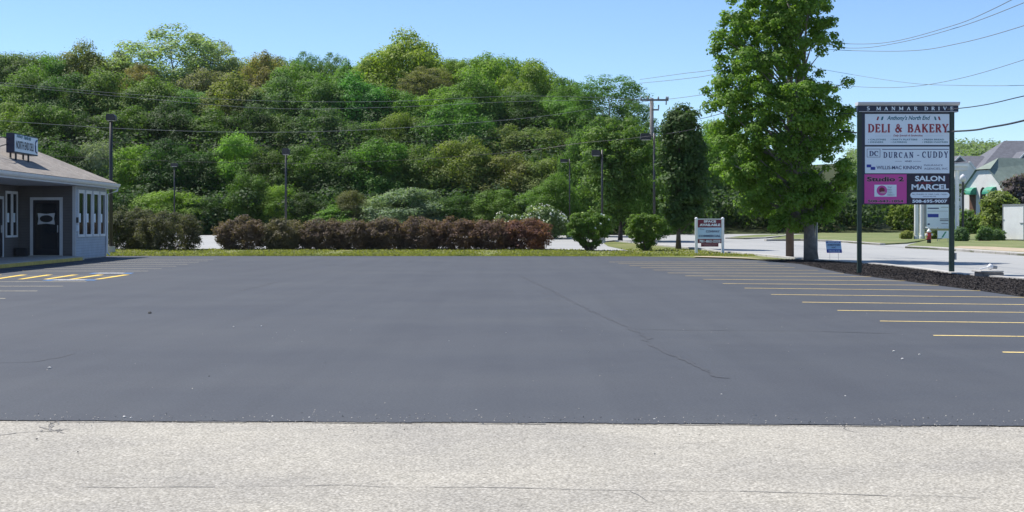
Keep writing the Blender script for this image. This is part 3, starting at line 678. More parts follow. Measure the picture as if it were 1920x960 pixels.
for i, (cx, wp, top, lb, col) in enumerate((
    (452, 92, 412, 'burgundy hedge shrub with the hedge gap on its left', HC), (532, 82, 414, 'burgundy hedge shrub with green shoots, second right of the hedge gap', (.115, .10, .06)),
    (603, 84, 416, 'burgundy hedge shrub third right of the hedge gap', HC), (663, 84, 415, 'burgundy hedge shrub fourth right of the hedge gap', HC),
    (722, 80, 414, 'burgundy hedge shrub fifth right of the hedge gap, in front of the silvery shrubs', HC), (787, 86, 412, 'burgundy hedge shrub sixth right of the hedge gap, slightly taller', (.13, .088, .068)),
    (856, 88, 414, 'reddish hedge shrub seventh right of the hedge gap', (.135, .085, .066)), (922, 82, 417, 'reddish hedge shrub next to last at the right end', (.135, .084, .065)), (987, 90, 415, 'reddest hedge shrub, at the right end of the row', (.15, .075, .06)))):
    shrub('hedge_shrub', lb, cx, 80.5, top, 469, wp * 1.03, col, 200 + i, hg, leaf=.085)
hg2 = 'burgundy shrubs of the left hedge'
shrub('hedge_shrub', 'brownish hedge shrub left of the hedge gap, long and low', 318, 79.5, 402, 468, 122, (.078, .078, .046), 220, hg2, npuff=340, leaf=.085)
shrub('hedge_shrub', 'brownish hedge shrub partly behind the building downspout', 240, 81, 390, 468, 90, (.072,.078,.042), 221, hg2, leaf=.085)
shrub('hedge_shrub', 'brownish hedge shrub between the building corner and the long low one', 268, 82, 398, 468, 80, (.078,.078,.046), 222, hg2, leaf=.085)
vg = 'vase shaped green shrubs with white flowers'
shrub('flowering_shrub', 'left vase shaped green shrub dotted with white flowers', 1105, 78.5, 403, 473, 82, (.11, .19, .035), 230, vg, 'vase', 320, 50, .17, .09, 9, 60)
shrub('flowering_shrub', 'right vase shaped green shrub with hardly any flowers', 1211, 78.5, 404, 473, 74, (.125, .205, .035), 231, vg, 'vase', 300, 50, .17, .09, 9, 12)
shrub('blossoming_bush', 'round bush covered in white blossom behind the right end of the hedge', 1022, 108, 391, 440, 80, (.14,.20,.08), 232, None, 'ball', 120, 60, .4, .16, 5, 420)
shrub('blossoming_bush', 'small low white flowering bush above the right part of the hedge', 954, 112, 405, 440, 50, (.14,.20,.08), 233, None, 'ball', 60, 50, .4, .16, 5, 90)
# shrubs across the street
for cx, Yd, top, bot, wp, col, lb in ((1802, 97, 430, 454, 27, (.07, .12, .045), 'clipped round bush right of the tall sign across the street'),
    (1845, 98, 428, 453, 34, (.08, .13, .05), 'clipped round bush with pale leaves left of the white trailer'), (1872, 99, 432, 453, 26, (.08, .13, .05), 'pale clipped bush touching the white trailer'),
    (1856, 103, 424, 450, 44, (.12, .18, .02), 'lime green bush behind the clipped bushes')):
    shrub('round_bush', lb, cx, Yd, top, bot, wp, col, int(cx), 'bushes across the street', 'ball', 90, 40, .2, .1, 3)
for cx, Yd, top, bot, wp, col, lb in ((1555, 140, 408, 432, 24, (.09, .12, .03), 'small rounded bush across the street just right of the big trunk'), (1583, 140, 407, 432, 26, (.10, .125, .03), 'small rounded bush left of the tall sign post'),
    (1692, 135, 385, 436, 60, (.10, .14, .02), 'yellow green bush seen below the magenta panel'), (1640, 150, 395, 432, 60, (.04, .08, .02), 'dark green bush under the pink panel across the street'),
    (1818, 125, 400, 442, 56, (.10, .16, .04), 'dark leafy bush behind the clipped bushes'), (1700, 104, 437, 447, 20, (.14, .16, .03), 'yellow flower clump at the foot of the white columns'), (1752, 104, 437, 447, 26, (.12, .16, .03), 'low yellow green plant behind the red hydrant')):
    shrub('leafy_bush', lb, cx, Yd, top, bot, wp, col, int(cx), 'bushes across the street', 'ball', 90, 50, .4 if wp > 30 else .2, .2 if wp > 30 else .12, 3)
custom_tree('small_tree', 'yellow green small tree in front of the white building', 'tree', 1872, 440, [(364, 1862, 1885), (375, 1845, 1905), (395, 1838, 1915), (420, 1840, 1908), (435, 1850, 1890)], 150, 60, .5, .25, (.18,.23,.06), 91, .1, Y=120)
custom_tree('small_tree', 'purple leaved small tree right of the green awning', 'tree', 1912, 440, [(338, 1892, 1930), (350, 1884, 1945), (370, 1882, 1950), (400, 1890, 1935)], 130, 50, .6, .28, (.13,.11,.115), 92, .1, Y=150)

# grass blades along the verge
def inpoly(ring, x, y):
    c = False; j = len(ring) - 1
    for i in range(len(ring)):
        a, b = ring[i], ring[j]
        if (a[1] > y) != (b[1] > y) and x < (b[0] - a[0]) * (y - a[1]) / (b[1] - a[1]) + a[0]: c = not c
        j = i
    return c
rng = np.random.default_rng(31); nb = 40000
px = rng.uniform(150, 1500, nb); py = np.where(rng.random(nb) < .45, 479.6 + rng.normal(size=nb) * .5, rng.uniform(467, 480, nb)); pos = np.array([G(float(a), float(b))[:] for a, b in zip(px, np.minimum(py, 480.6 + np.maximum(0, px - 1200) * .02))])
patch = np.sin(pos[:, 0] * .9) + np.sin(pos[:, 0] * 2.3 + 1) + rng.normal(size=nb) * .6; keep = patch > -1.2; pos = pos[keep]; n = len(pos)
keep2 = np.array([inpoly(near, a, b) for a, b in pos[:, :2]]) & (rng.random(len(pos)) < np.interp(pos[:, 0], [0, 8, 20], [1, .45, .15])); pos = pos[keep2]; n = len(pos)
hb = (.015 + .06 * rng.random(n)); v = np.empty((n, 4, 3)); dx = rng.normal(size=(n, 2)) * .05
v[:, 0] = pos + np.stack([-.03 * np.ones(n), np.zeros(n), 0 * np.ones(n)], 1); v[:, 1] = pos + np.stack([.03 * np.ones(n), np.zeros(n), 0 * np.ones(n)], 1)
v[:, 2] = pos + np.stack([dx[:, 0] + .012, dx[:, 1], .01 + hb], 1); v[:, 3] = pos + np.stack([dx[:, 0] - .012, dx[:, 1], .01 + hb], 1)
me = bpy.data.meshes.new('grass_blades'); me.vertices.add(4 * n); me.vertices.foreach_set('co', v.reshape(-1).astype(np.float32)); me.loops.add(4 * n); me.loops.foreach_set('vertex_index', np.arange(4 * n, dtype=np.int32)); me.polygons.add(n); me.polygons.foreach_set('loop_start', np.arange(0, 4 * n, 4, dtype=np.int32)); me.update(calc_edges=True)
o = link('grass_blades', me, M['leaf']); o.color = (.20, .205, .065, 1); tag(o, 'yellow green grass and weeds along the far edge of the lot', 'grass', kind='stuff')
rng = np.random.default_rng(51); ng = 1100
gx = rng.uniform(-5.5, 5.5, ng); gy = G(960, 792).y - .02 * gx * .6 + rng.normal(size=ng) * .25; far_ = rng.random(ng) < .15; gy[far_] = rng.uniform(7.0, 26, far_.sum()); gx[far_] = rng.uniform(-1, 1, far_.sum()) * gy[far_] * .37
gc = np.stack([gx, gy, np.full(ng, .008)], 1)
me = quads_mesh('loose_grit', gc, rng.normal(size=(ng, 3)) * .5 + np.array([0, 0, 1.0]), rng.uniform(.006, .017, ng), .8, rng)
o = link('loose_grit', me, paint('grit', (.36, .34, .31), .9, .5, 300)); tag(o, 'fine loose grit along the seam between old pavement and sealed lot', 'grit', kind='stuff')
# mulch chips
rng = np.random.default_rng(32)
pts2 = []; ring = [Vector(p) for p in mulch]
def inside(x, y):
    c = False; j = len(ring) - 1
    for i in range(len(ring)):
        a, b = ring[i], ring[j]
        if (a.y > y) != (b.y > y) and x < (b.x - a.x) * (y - a.y) / (b.y - a.y) + a.x: c = not c
        j = i
    return c
xs_ = [p.x for p in ring]; ys_ = [p.y for p in ring]
while len(pts2) < 60000:
    x = rng.uniform(min(xs_), max(xs_)); y = rng.uniform(min(ys_), max(ys_))
    if inside(x, y): pts2.append((x, y, .016 + rng.uniform(.0, .03)))
pts2 = np.array(pts2)
me = quads_mesh('mulch_chips', pts2, rng.normal(size=(len(pts2), 3)) + np.array([0, 0, 1.0]), rng.uniform(.02, .055, len(pts2)), .5, rng)
o = link('mulch_chips', me, paint('mulch_chip', (.036, .029, .027), .9, .5, 3)); tag(o, 'dark shredded bark mulch heaped around the big tree and the tall sign', 'mulch', kind='stuff')
# ------------------------------------------------------------ lettering
TXT = []
def text(body, rect, y, mat, parent, name='lettering', shear=0, bold=0.0):
    """rect = (x0, x1, z0, z1) in the parent's frame, facing its local -Y"""
    TXT.append((body, rect, y, mat, parent, name, shear, bold))
def flush_text():
    obs = []
    for t in TXT:
        cu = bpy.data.curves.new('t', 'FONT'); cu.body = t[0]; cu.size = 1; cu.shear = t[6]; cu.offset = t[7]; cu.resolution_u = 3
        o = bpy.data.objects.new('t', cu); C.objects.link(o); obs.append(o)
    dg = bpy.context.evaluated_depsgraph_get(); dg.update()
    for o, (body, (x0, x1, z0, z1), y, mat, parent, name, sh, bo) in zip(obs, TXT):
        me = bpy.data.meshes.new_from_object(o.evaluated_get(dg)); me.name = name
        n = len(me.vertices); co = np.empty(n * 3, np.float32); me.vertices.foreach_get('co', co); co = co.reshape(-1, 3)
        a, b = co.min(0), co.max(0); w_, h_ = b[0] - a[0], b[1] - a[1]
        out = np.empty_like(co); out[:, 0] = x0 + (co[:, 0] - a[0]) / w_ * (x1 - x0); out[:, 2] = z0 + (co[:, 1] - a[1]) / h_ * (z1 - z0); out[:, 1] = y
        me.vertices.foreach_set('co', out.reshape(-1)); me.materials.clear(); me.materials.append(M[mat]); me.update()
        link(name, me, None, parent); cu = o.data; bpy.data.objects.remove(o); bpy.data.curves.remove(cu)

# serif capitals built from thick stems, thin arms and small foot serifs
T_, t_h, sf = .155, .055, .045
def arc(cx, cy, rx, ry, a0, a1, n=9): return [(cx + rx * math.cos(R(a0 + (a1 - a0) * i / n)), cy + ry * math.sin(R(a0 + (a1 - a0) * i / n))) for i in range(n + 1)]
def stem(x, y0=0, y1=1): return [([(x, y0), (x, y1)], T_), ([(x - .15, y0 + .025), (x + .15, y0 + .025)], sf), ([(x - .15, y1 - .025), (x + .15, y1 - .025)], sf)]
GL = {
 'I': (.34, stem(.17)), 'L': (.66, stem(.17) + [([(.17, .03), (.6, .03)], t_h), ([(.6, 0), (.62, .26)], t_h)]),
 'E': (.68, stem(.17) + [([(.17, .03), (.6, .03)], t_h), ([(.17, .97), (.58, .97)], t_h), ([(.17, .52), (.47, .52)], t_h), ([(.6, 0), (.62, .24)], t_h), ([(.58, 1), (.59, .78)], t_h), ([(.47, .4), (.47, .64)], t_h)]),
 'D': (.80, stem(.17) + [([(.17, .97), (.36, .97)] + arc(.36, .5, .33, .47, 80, 40, 4), t_h), (arc(.36, .5, .34, .46, 50, -50), T_), ([(.17, .03), (.36, .03)] + arc(.36, .5, .33, .47, -80, -40, 4), t_h)]),
 'B': (.72, stem(.17) + [([(.17, .97), (.38, .97)], t_h), ([(.17, .53), (.42, .53)], t_h), ([(.17, .03), (.42, .03)], t_h), (arc(.38, .75, .18, .2, 85, -85), T_ * .8), (arc(.42, .28, .21, .23, 85, -85), T_ * .9)]),
 'R': (.76, stem(.17) + [([(.17, .97), (.38, .97)], t_h), ([(.17, .5), (.40, .5)], t_h), (arc(.39, .735, .2, .22, 85, -85), T_ * .85), ([(.38, .5), (.66, .03)], T_), ([(.56, .025), (.78, .025)], sf)]),
 'A': (.86, [([(.13, .02), (.43, .98)], t_h * 1.2), ([(.41, .98), (.72, .02)], T_), ([(.24, .33), (.60, .33)], t_h), ([(0, .025), (.27, .025)], sf), ([(.56, .025), (.86, .025)], sf)]),
 'V': (.84, [([(.13, .98), (.42, .02)], T_), ([(.44, .02), (.71, .98)], t_h * 1.2), ([(0, .975), (.28, .975)], sf), ([(.58, .975), (.84, .975)], sf)]),
 'K': (.82, stem(.17) + [([(.2, .42), (.64, .97)], t_h * 1.2), ([(.34, .58), (.68, .03)], T_), ([(.54, .975), (.78, .975)], sf), ([(.55, .025), (.82, .025)], sf)]),
 'Y': (.80, [([(.12, .98), (.40, .48)], T_), ([(.42, .48), (.68, .98)], t_h * 1.2), ([(.41, 0), (.41, .5)], T_), ([(0, .975), (.27, .975)], sf), ([(.54, .975), (.8, .975)], sf), ([(.26, .025), (.56, .025)], sf)]),
 'M': (1.0, [([(.14, 0), (.16, 1)], t_h * 1.2), ([(.16, .98), (.5, .1)], T_), ([(.5, .1), (.84, .98)], t_h), ([(.85, 0), (.85, 1)], T_), ([(0, .025), (.28, .025)], sf), ([(.7, .025), (1, .025)], sf), ([(.02, .975), (.2, .975)], sf), ([(.82, .975), (1, .975)], sf)]),
 'N': (.86, [([(.14, 0), (.14, 1)], t_h * 1.2), ([(.16, .98), (.7, .03)], T_), ([(.71, 0), (.71, 1)], t_h * 1.2), ([(0, .025), (.28, .025)], sf), ([(0, .975), (.2, .975)], sf), ([(.57, .975), (.86, .975)], sf)]),
 'C': (.76, [(arc(.42, .5, .33, .46, 120, 240), T_), (arc(.42, .5, .33, .46, 120, 48, 5), t_h), (arc(.42, .5, .33, .46, 240, 312, 5), t_h), ([(.65, .68), (.66, .98)], t_h)]),
 'U': (.82, [([(.16, .98), (.16, .3)] + arc(.4, .3, .24, .27, 180, 250, 4), T_), (arc(.4, .3, .26, .27, 250, 360, 5) + [(.67, .98)], t_h * 1.2), ([(0, .975), (.31, .975)], sf), ([(.54, .975), (.82, .975)], sf)]),
 '&': (.92, [(arc(.36, .77, .15, .2, -60, 240), t_h * 1.5), ([(.27, .66), (.78, .04)], T_), (arc(.33, .27, .25, .25, 60, 300), T_ * .8), ([(.44, .06), (.74, .5)], t_h), ([(.62, .5), (.86, .5)], sf)]),
 '5': (.62, [([(.16, .97), (.52, .97)], T_ * .8), ([(.16, .97), (.14, .55)], t_h), (arc(.28, .31, .25, .28, 120, -140), T_ * .8)]),
 '-': (.55, [([(.1, .42), (.45, .42)], .12)]), ' ': (.42, [])}
def serif(body, rect, y, mat, parent, sp=.10, fat=0.0):
    tot = sum(GL[c][0] + sp for c in body) - sp; x0, x1, z0, z1 = rect; kx = (x1 - x0) / tot; kz = z1 - z0; mb = MB(); cx = 0; k = 0
    for c in body:
        w_, st_ = GL[c]
        for pl, th in st_:
            th += fat
            for (ax, az), (bx_, bz_) in zip(pl[:-1], pl[1:]):
                L = math.hypot(bx_ - ax, bz_ - az) or 1; nx_, nz_ = -(bz_ - az) / L * th / 2, (bx_ - ax) / L * th / 2; ex_, ez_ = ((bx_ - ax) / L * .012, (bz_ - az) / L * .012) if len(pl) > 2 else (0, 0)
                q = [(ax - ex_ + nx_, az - ez_ + nz_), (ax - ex_ - nx_, az - ez_ - nz_), (bx_ + ex_ - nx_, bz_ + ez_ - nz_), (bx_ + ex_ + nx_, bz_ + ez_ + nz_)]
                mb.poly([(x0 + (cx + u) * kx, y - (k % 6) * .0002, z0 + v * kz) for u, v in q]); k += 1
        cx += w_ + sp
    return mb.build('lettering', M[mat], parent)
# ------------------------------------------------------------ tall tenant sign
YS = 43.0; S = YS / F; CX = 1698
root = thing('tenant_sign', 'tall dark green two post sign with white, pink and dark panels in the mulch bed', 'sign', (XY(CX, YS).x, YS, 0))
def sx(px): return (px - CX) * S
def sz(py): return H + (420 - py) * S
for a, b in ((1607.5, 1615), (1780, 1788.5)):
    MB().box(sx(a), sx(b), -.07, .07, .0, sz(199)).build('post', M['post_green'], root, bevel=.012)
MB().box(sx(1615) + .003, sx(1780) - .003, -.045, .045, sz(383.5), sz(211)).build('backing_board', M['navy'], root)
MB().box(sx(1607), sx(1795), -.12, .12, sz(210.5), sz(198.5)).build('header_board', M['navy'], root, bevel=.01)
MB().box(sx(1609), sx(1793), -.126, -.121, sz(210.2), sz(209.2)).build('header_edge_line', M['trim'], root)
mb = MB(); mb.prism([(sx(1606), -.14, sz(198.4)), (sx(1606), .14, sz(198.4)), (sx(1606), .2, sz(195)), (sx(1606), .2, sz(192)), (sx(1606), -.2, sz(192)), (sx(1606), -.2, sz(195))], (sx(1796.5) - sx(1606), 0, 0))
mb.build('cap', M['trim'], root)
def panel(n, x0, x1, y0, y1, mat): return MB().box(sx(x0), sx(x1), -.058, -.046, sz(y1), sz(y0)).build(n, M[mat], root)
p1 = panel('tenant_panel', 1621, 1782 - 3, 214, 272, 'signwhite'); tag(p1, 'white deli and bakery panel')
p2 = panel('tenant_panel', 1621, 1782 - 3, 275, 325, 'signwhite'); tag(p2, 'white insurance agencies panel')
p3 = panel('tenant_panel', 1620, 1699, 327, 381.5, 'magenta'); tag(p3, 'bright pink studio panel')
p4 = panel('tenant_panel', 1700, 1782 - 3, 327, 382.5, 'aubergine'); tag(p4, 'dark salon panel')
def st(body, x0, x1, y0, y1, mat, par, y=-.062, **k): text(body, (sx(x0), sx(x1), sz(y1), sz(y0)), y, mat, par, **k)
def ss(body, x0, x1, y0, y1, mat, par, y=-.062, **k): serif(body, (sx(x0), sx(x1), sz(y1), sz(y0)), y, mat, par, **k)
ss('5', 1622.8, 1629, 200.8, 207.2, 'signwhite', root, y=-.128, fat=.05)
ss('MANMAR', 1641, 1718, 200.8, 207.2, 'signwhite', root, y=-.128, sp=.75, fat=.06); ss('DRIVE', 1731, 1785, 200.8, 207.2, 'signwhite', root, y=-.128, sp=.75, fat=.06)
st("Anthony's North End", 1662, 1743, 217, 227.5, 'teal_txt', p1, shear=.3, bold=.022)
ss('DELI & BAKERY', 1626.5, 1777.5, 233.2, 248.3, 'pink_txt', p1, y=-.0595, fat=.11, sp=.12)
ss('DELI & BAKERY', 1626.5, 1777, 233.4, 247.9, 'red_txt', p1, y=-.063, fat=.03, sp=.12)
st('Daily Specials & Sandwiches', 1674, 1729, 252.5, 257, 'red_txt', p1, shear=.25, bold=.015)
for x, tx, x2 in ((1627, '\u2022 CALZONES', 1660), (1669, '\u2022 PARTY PLATTERS', 1719), (1728, '\u2022 FRESH BREAD', 1769)): st(tx, x, x2, 260.5, 263.3, 'teal_txt', p1, bold=.02)
for x, tx, x2 in ((1627, '\u2022 DINNERS', 1655), (1669, '\u2022 CATERING', 1699), (1728, '\u2022 FRESH PASTRIES', 1776)): st(tx, x, x2, 265.3, 268.1, 'teal_txt', p1, bold=.02)
def flag(xs, mats):
    for (a, b, sk), mt in zip(xs, mats):
        MB().poly([(sx(a), -.062, sz(225.5)), (sx(b), -.062, sz(225.5)), (sx(b + sk), -.062, sz(219)), (sx(a + sk), -.062, sz(219))]).build('flag_stripe', M[mt], p1)
flag([(1642.5, 1645.5, 2), (1650.5, 1654, 2)], ['red_txt', 'teal_txt']); flag([(1752, 1755, -2), (1759.5, 1762.5, -2)], ['teal_txt', 'red_txt'])
def line(par, x0, x1, y0, y1, mat, y=-.062, n='rule'): MB().box(sx(x0), sx(x1), y, y + .002, sz(y1), sz(y0)).build(n, M[mat], par)
line(p1, 1640, 1670, 254.9, 255.3, 'trim'); line(p1, 1733, 1768, 254.7, 255.1, 'trim')
# durcan - cuddy panel
line(p2, 1653, 1778, 279.6, 280.8, 'navy_txt')
for a in ((1624.5, 1649.5, 279.4, 280.1), (1624.5, 1649.5, 294.4, 295.1), (1624.5, 1625.2, 280.1, 294.4), (1648.8, 1649.5, 280.1, 294.4)): line(p2, *a, 'navy_txt', n='logo_frame')
ss('DC', 1629, 1646, 283.4, 292.6, 'navy_txt', p2, fat=.05)
ss('DURCAN', 1655.5, 1711.5, 285.5, 296, 'navy_txt', p2, sp=.3, fat=.05); ss('CUDDY', 1728, 1776.5, 284.5, 295.8, 'navy_txt', p2, sp=.3, fat=.05); line(p2, 1718.5, 1722.5, 290.7, 292.1, 'navy_txt', n='lettering')
line(p2, 1677, 1690, 302.3, 302.8, 'navy_txt'); line(p2, 1711, 1726, 302.3, 302.8, 'navy_txt'); st('AND', 1695, 1708.5, 301, 303.8, 'navy_txt', p2, shear=.2, bold=.02)
line(p2, 1624, 1632.5, 308.6, 314, 'blue_txt', n='logo_block'); line(p2, 1631.5, 1640, 313, 318.6, 'blue_txt', y=-.0645, n='logo_block')
st('WILLIS-MAC KINNON', 1642.5, 1726.5, 311, 317.6, 'navy_txt', p2, bold=.012)
st('INSURANCE', 1731.5, 1766.5, 308.4, 311.4, 'navy_txt', p2); st('AGENCIES, INC', 1731.5, 1776, 314.6, 318.8, 'navy_txt', p2)
# studio panel
st('Studio 2', 1624, 1694, 331.2, 340.6, 'pink_txt', p3, y=-.0605, bold=.05); st('Studio 2', 1624.5, 1693.5, 331.6, 340.3, 'black_txt', p3, y=-.063, bold=.03)
line(p3, 1638.5, 1680, 346.5, 368.8, 'signwhite', n='logo_card')
def disc(par, cx, cy, rx, rz, y, mat, n='logo_disc'):
    MB().poly([(sx(cx) + math.cos(a * math.pi / 14) * rx * S, y, sz(cy) + math.sin(a * math.pi / 14) * rz * S) for a in range(28)]).build(n, M[mat], par)
disc(p3, 1652.5, 357.3, 9.8, 9.6, -.0645, 'magenta'); disc(p3, 1652.5, 356.5, 5.2, 5.2, -.0665, 'maroon'); disc(p3, 1654.5, 361, 5.5, 1.7, -.0685, 'pink_txt')
for k, x1 in enumerate((1671, 1671, 1673, 1676)): st(('Your', 'Hair', 'Color', 'Salon')[k], 1663, x1, 349.2 + k * 4.8, 352.4 + k * 4.8, 'teal_txt', p3, bold=.01)
st('508-643-1854', 1626, 1693, 374.2, 380, 'pink_txt', p3, y=-.0605, bold=.06); st('508-643-1854', 1626.5, 1692.5, 374.7, 379.6, 'black_txt', p3, y=-.063, bold=.02)
# salon panel
st('SALON', 1714.5, 1770.5, 329.8, 340, 'signwhite', p4, bold=.035); st('MARCEL', 1708, 1778, 345.4, 356, 'signwhite', p4, bold=.035)
st('Hair', 1718, 1750, 340.8, 345.2, 'red_txt', p4, shear=.4, bold=.01)
pts = []
for a in range(15): q = -math.pi / 2 + a * math.pi / 14; pts.append((sx(1773.5) + math.cos(q) * 5.7 * S, -.061, sz(366) + math.sin(q) * 5.7 * S))
for a in range(15): q = math.pi / 2 + a * math.pi / 14; pts.append((sx(1711.5) + math.cos(q) * 5.7 * S, -.061, sz(366) + math.sin(q) * 5.7 * S))
MB().poly(pts).build('rounded_plate', M['signwhite'], p4)
st('ALL PHASES OF HAIR CARE \u2022 NAILS', 1709, 1775, 363.2, 365.6, 'navy_txt', p4, y=-.063); st('WALK INS WELCOME', 1729, 1754, 367.4, 369.4, 'navy_txt', p4, y=-.063)
st('508-695-9007', 1709.5, 1775, 374.2, 380.4, 'signwhite', p4, bold=.04)
MB().box(sx(1789) + .0, sx(1792.5), -.06, .06, sz(487), sz(474)).build('electrical_box', M['greymetal'], root)

# ------------------------------------------------------------ space-available sign
Y2 = G(1330, 475).y; S2 = Y2 / F; b = XY(1330, Y2)
root = thing('property_sign', 'white two post property sign with maroon header reading SPACE AVAILABLE on the verge', 'sign', b)
def rect2(x0, x1, y0, y1): return (x0 - 1330) * S2, (x1 - 1330) * S2, H + (420 - y1) * S2 - b.z, H + (420 - y0) * S2 - b.z
for a in (1303, 1352.5):
    x0, x1, z0, z1 = rect2(a, a + 5, 411, 476); mb = MB().box(x0, x1, -.07, .07, 0, z1); mb.build('post', M['vinyl'], root, bevel=.012)
    mb = MB(); cx_ = (x0 + x1) / 2; mb.lathe([(.085, 0), (.09, .03), (.06, .07), (.01, .1)], (cx_, 0, z1 + .002), 12); mb.build('post_cap', M['vinyl'], root, smooth=True)
x0, x1, z0, z1 = rect2(1308, 1352.5, 410, 411.6); MB().box(x0 + .003, x1 - .003, -.03, .03, z0, z1).build('rail', M['vinyl'], root)
def pn(n, x0, x1, y0, y1, m): x0, x1, z0, z1 = rect2(x0, x1, y0, y1); return MB().box(x0, x1, -.025, .025, z0, z1).build(n, M[m], root)
pn('header_panel', 1308.2, 1352.3, 412, 426.5, 'maroon'); pn('panel', 1308.2, 1352.3, 426.6, 447.8, 'ltblue'); pn('phone_panel', 1308.2, 1352.3, 448, 456, 'maroon'); pn('lower_strip', 1314.5, 1347, 456.1, 462.5, 'maroon')
def t2(body, x0, x1, y0, y1, m, **k): text(body, rect2(x0, x1, y0, y1), -.029, m, root, **k)
t2('SPACE', 1319.5, 1342.5, 413, 417.3, 'signwhite', bold=.05); t2('AVAILABLE', 1311.5, 1350.5, 419.3, 424, 'signwhite', bold=.05)
t2('The', 1311.5, 1320, 428.6, 431, 'navy_txt'); t2('CONWAY', 1323.5, 1349.5, 431.8, 436, 'navy_txt', bold=.04); t2('COMMERCIAL', 1309.8, 1351, 440.4, 444.4, 'navy_txt', bold=.04)
t2('781-862-2333', 1311, 1350.6, 449.6, 454.8, 'signwhite', bold=.03); t2('COMMERCIAL OFFICES', 1317, 1344.5, 457.5, 459.3, 'pink_txt'); t2('LEASING', 1321, 1341, 460.2, 461.6, 'pink_txt')

# ------------------------------------------------------------ small lawn sign
Y3 = G(1563, 490).y; S3 = Y3 / F; b3 = XY(1563, Y3)
root = thing('yard_sign', 'small tilted blue and white yard sign on wire legs right of the big trunk', 'sign', b3)
def r3(x0, x1, y0, y1): return (x0 - 1563) * S3, (x1 - 1563) * S3, H + (420 - y1) * S3 - b3.z, H + (420 - y0) * S3 - b3.z
def pol3(n, x0, x1, y0, y1, m, y, sk0, sk1):
    a, b_, c, d = r3(x0, x1, y0, y1); MB().prism([(a + sk1 * S3, y, c), (b_ + sk1 * S3, y, c), (b_ + sk0 * S3, y, d), (a + sk0 * S3, y, d)], (0, .008, 0)).build(n, M[m], root)
pol3('board', 1548, 1576.5, 452, 474, 'ltblue', 0, 0, 2.3)
pol3('blue_band', 1548, 1576.5, 467.5, 474, 'blue_txt', -.010, 1.65, 2.3)
pol3('blue_band', 1549, 1575.5, 453, 455.6, 'blue_txt', -.010, .1, .4)
for tx, x0, x1, y0, y1, mt in (('PREFERRED BANK', 1552, 1574, 453.4, 455.2, 'signwhite'), ('HOMEOWNERS', 1551.5, 1575.5, 457.8, 460.6, 'navy_txt'), ('LLC', 1559.5, 1567, 462.5, 465, 'navy_txt'), ('508-555-0100', 1553.5, 1575, 469.4, 472, 'signwhite')):
    text(tx, r3(x0, x1, y0, y1), -.014, mt, root, bold=.03)
for a in (1556, 1572): x0, x1, z0, z1 = r3(a, a + .5, 452, 474); MB().tube([(x0, .004, 0), (x0, .004, z0)], .006, 5).build('leg', M['greymetal'], root)

# ------------------------------------------------------------ poles, lamps, wires
root = thing('utility_pole', 'brown wooden utility pole rising through the left side of the big tree', 'utility pole', G(1481, 481.5)); Yp = root.location.y
zt_ = H + (420 - 62) / F * Yp
MB().tube([(0, 0, 0), (0, 0, zt_)], [.19, .12], 12).build('pole', M['pole_brown'], root, smooth=True)
MB().box(-1.2, 1.2, -.17, -.122, zt_ - .5, zt_ - .38).build('crossarm', M['pole_wood'], root)
for x in (-1.1, -.4, .4, 1.1): MB().lathe([(.04, 0), (.055, .05), (.03, .09), (.05, .13), (.01, .17)], (x, -.14, zt_ - .378), 8).build('insulator', M['greymetal'], root)
Yq = 104; bq = XY(1222, Yq)
root = thing('utility_pole', 'weathered grey utility pole with a long crossarm above the trees', 'utility pole', bq)
zq = H + (420 - 184) / F * Yq - bq.z; sq = Yq / F
MB().tube([(0, 0, 0), (0, 0, zq)], [.2, .13], 12).build('pole', M['pole_wood'], root, smooth=True)
MB().box(-22 * sq, 31 * sq, -.19, -.135, zq - .22, zq - .08).build('crossarm', M['pole_wood'], root)
MB().box(0, 13 * sq, -.19, -.135, zq - .92, zq - .80).build('lower_arm', M['pole_wood'], root)
for x in (-20, -8, 12, 27, 30): MB().lathe([(.05, 0), (.07, .06), (.04, .11), (.06, .16), (.01, .2)], (x * sq, -.16, zq - .078), 8).build('insulator', M['greymetal'], root)
MB().tube([(12.5 * sq, -.16, zq - .8), (12.5 * sq, -.16, zq - .5)], .05, 8).build('insulator', M['greymetal'], root)
MB().tube([(27 * sq, -.16, zq - .23), (26.5 * sq, -.16, zq - .5)], .05, 8).build('insulator', M['greymetal'], root)
def wire(label, pts, mat='wire', r=.012, name='power_line', group='overhead wires'):
    # pts: (px, py, Y); smooth curve through the points
    P_ = [P(*p) for p in pts]; out = []
    for i in range(len(P_) - 1):
        p0 = P_[max(i - 1, 0)]; p1 = P_[i]; p2 = P_[i + 1]; p3 = P_[min(i + 2, len(P_) - 1)]
        for k in range(8):
            t = k / 8; out.append(.5 * ((2 * p1) + (p2 - p0) * t + (2 * p0 - 5 * p1 + 4 * p2 - p3) * t * t + (3 * p1 - p0 - 3 * p2 + p3) * t ** 3))
    out.append(P_[-1]); o = MB().tube(out, r, 5).build(name, M[mat]); tag(o, label, 'wire', group)
wire('topmost thin wire crossing the wood to the left end of the grey crossarm', [(-150, 143, 96), (0, 155, 97), (250, 177, 98.5), (500, 189, 100), (729, 190, 101.5), (980, 180, 102.8), (1202, 186, 104)])
wire('second thin wire crossing the wood, just below the topmost', [(-150, 146, 95), (0, 159, 96), (250, 183, 98), (500, 203, 99.5), (729, 201, 101), (980, 190, 102.5), (1214, 187, 104)])
wire('third wire crossing the wood and rising to the grey crossarm', [(-150, 212, 94), (0, 226, 95.5), (250, 242, 97.5), (500, 248, 99.5), (729, 241, 101), (980, 222, 102.5), (1118, 203, 103.4), (1234, 187, 104)], r=.014)
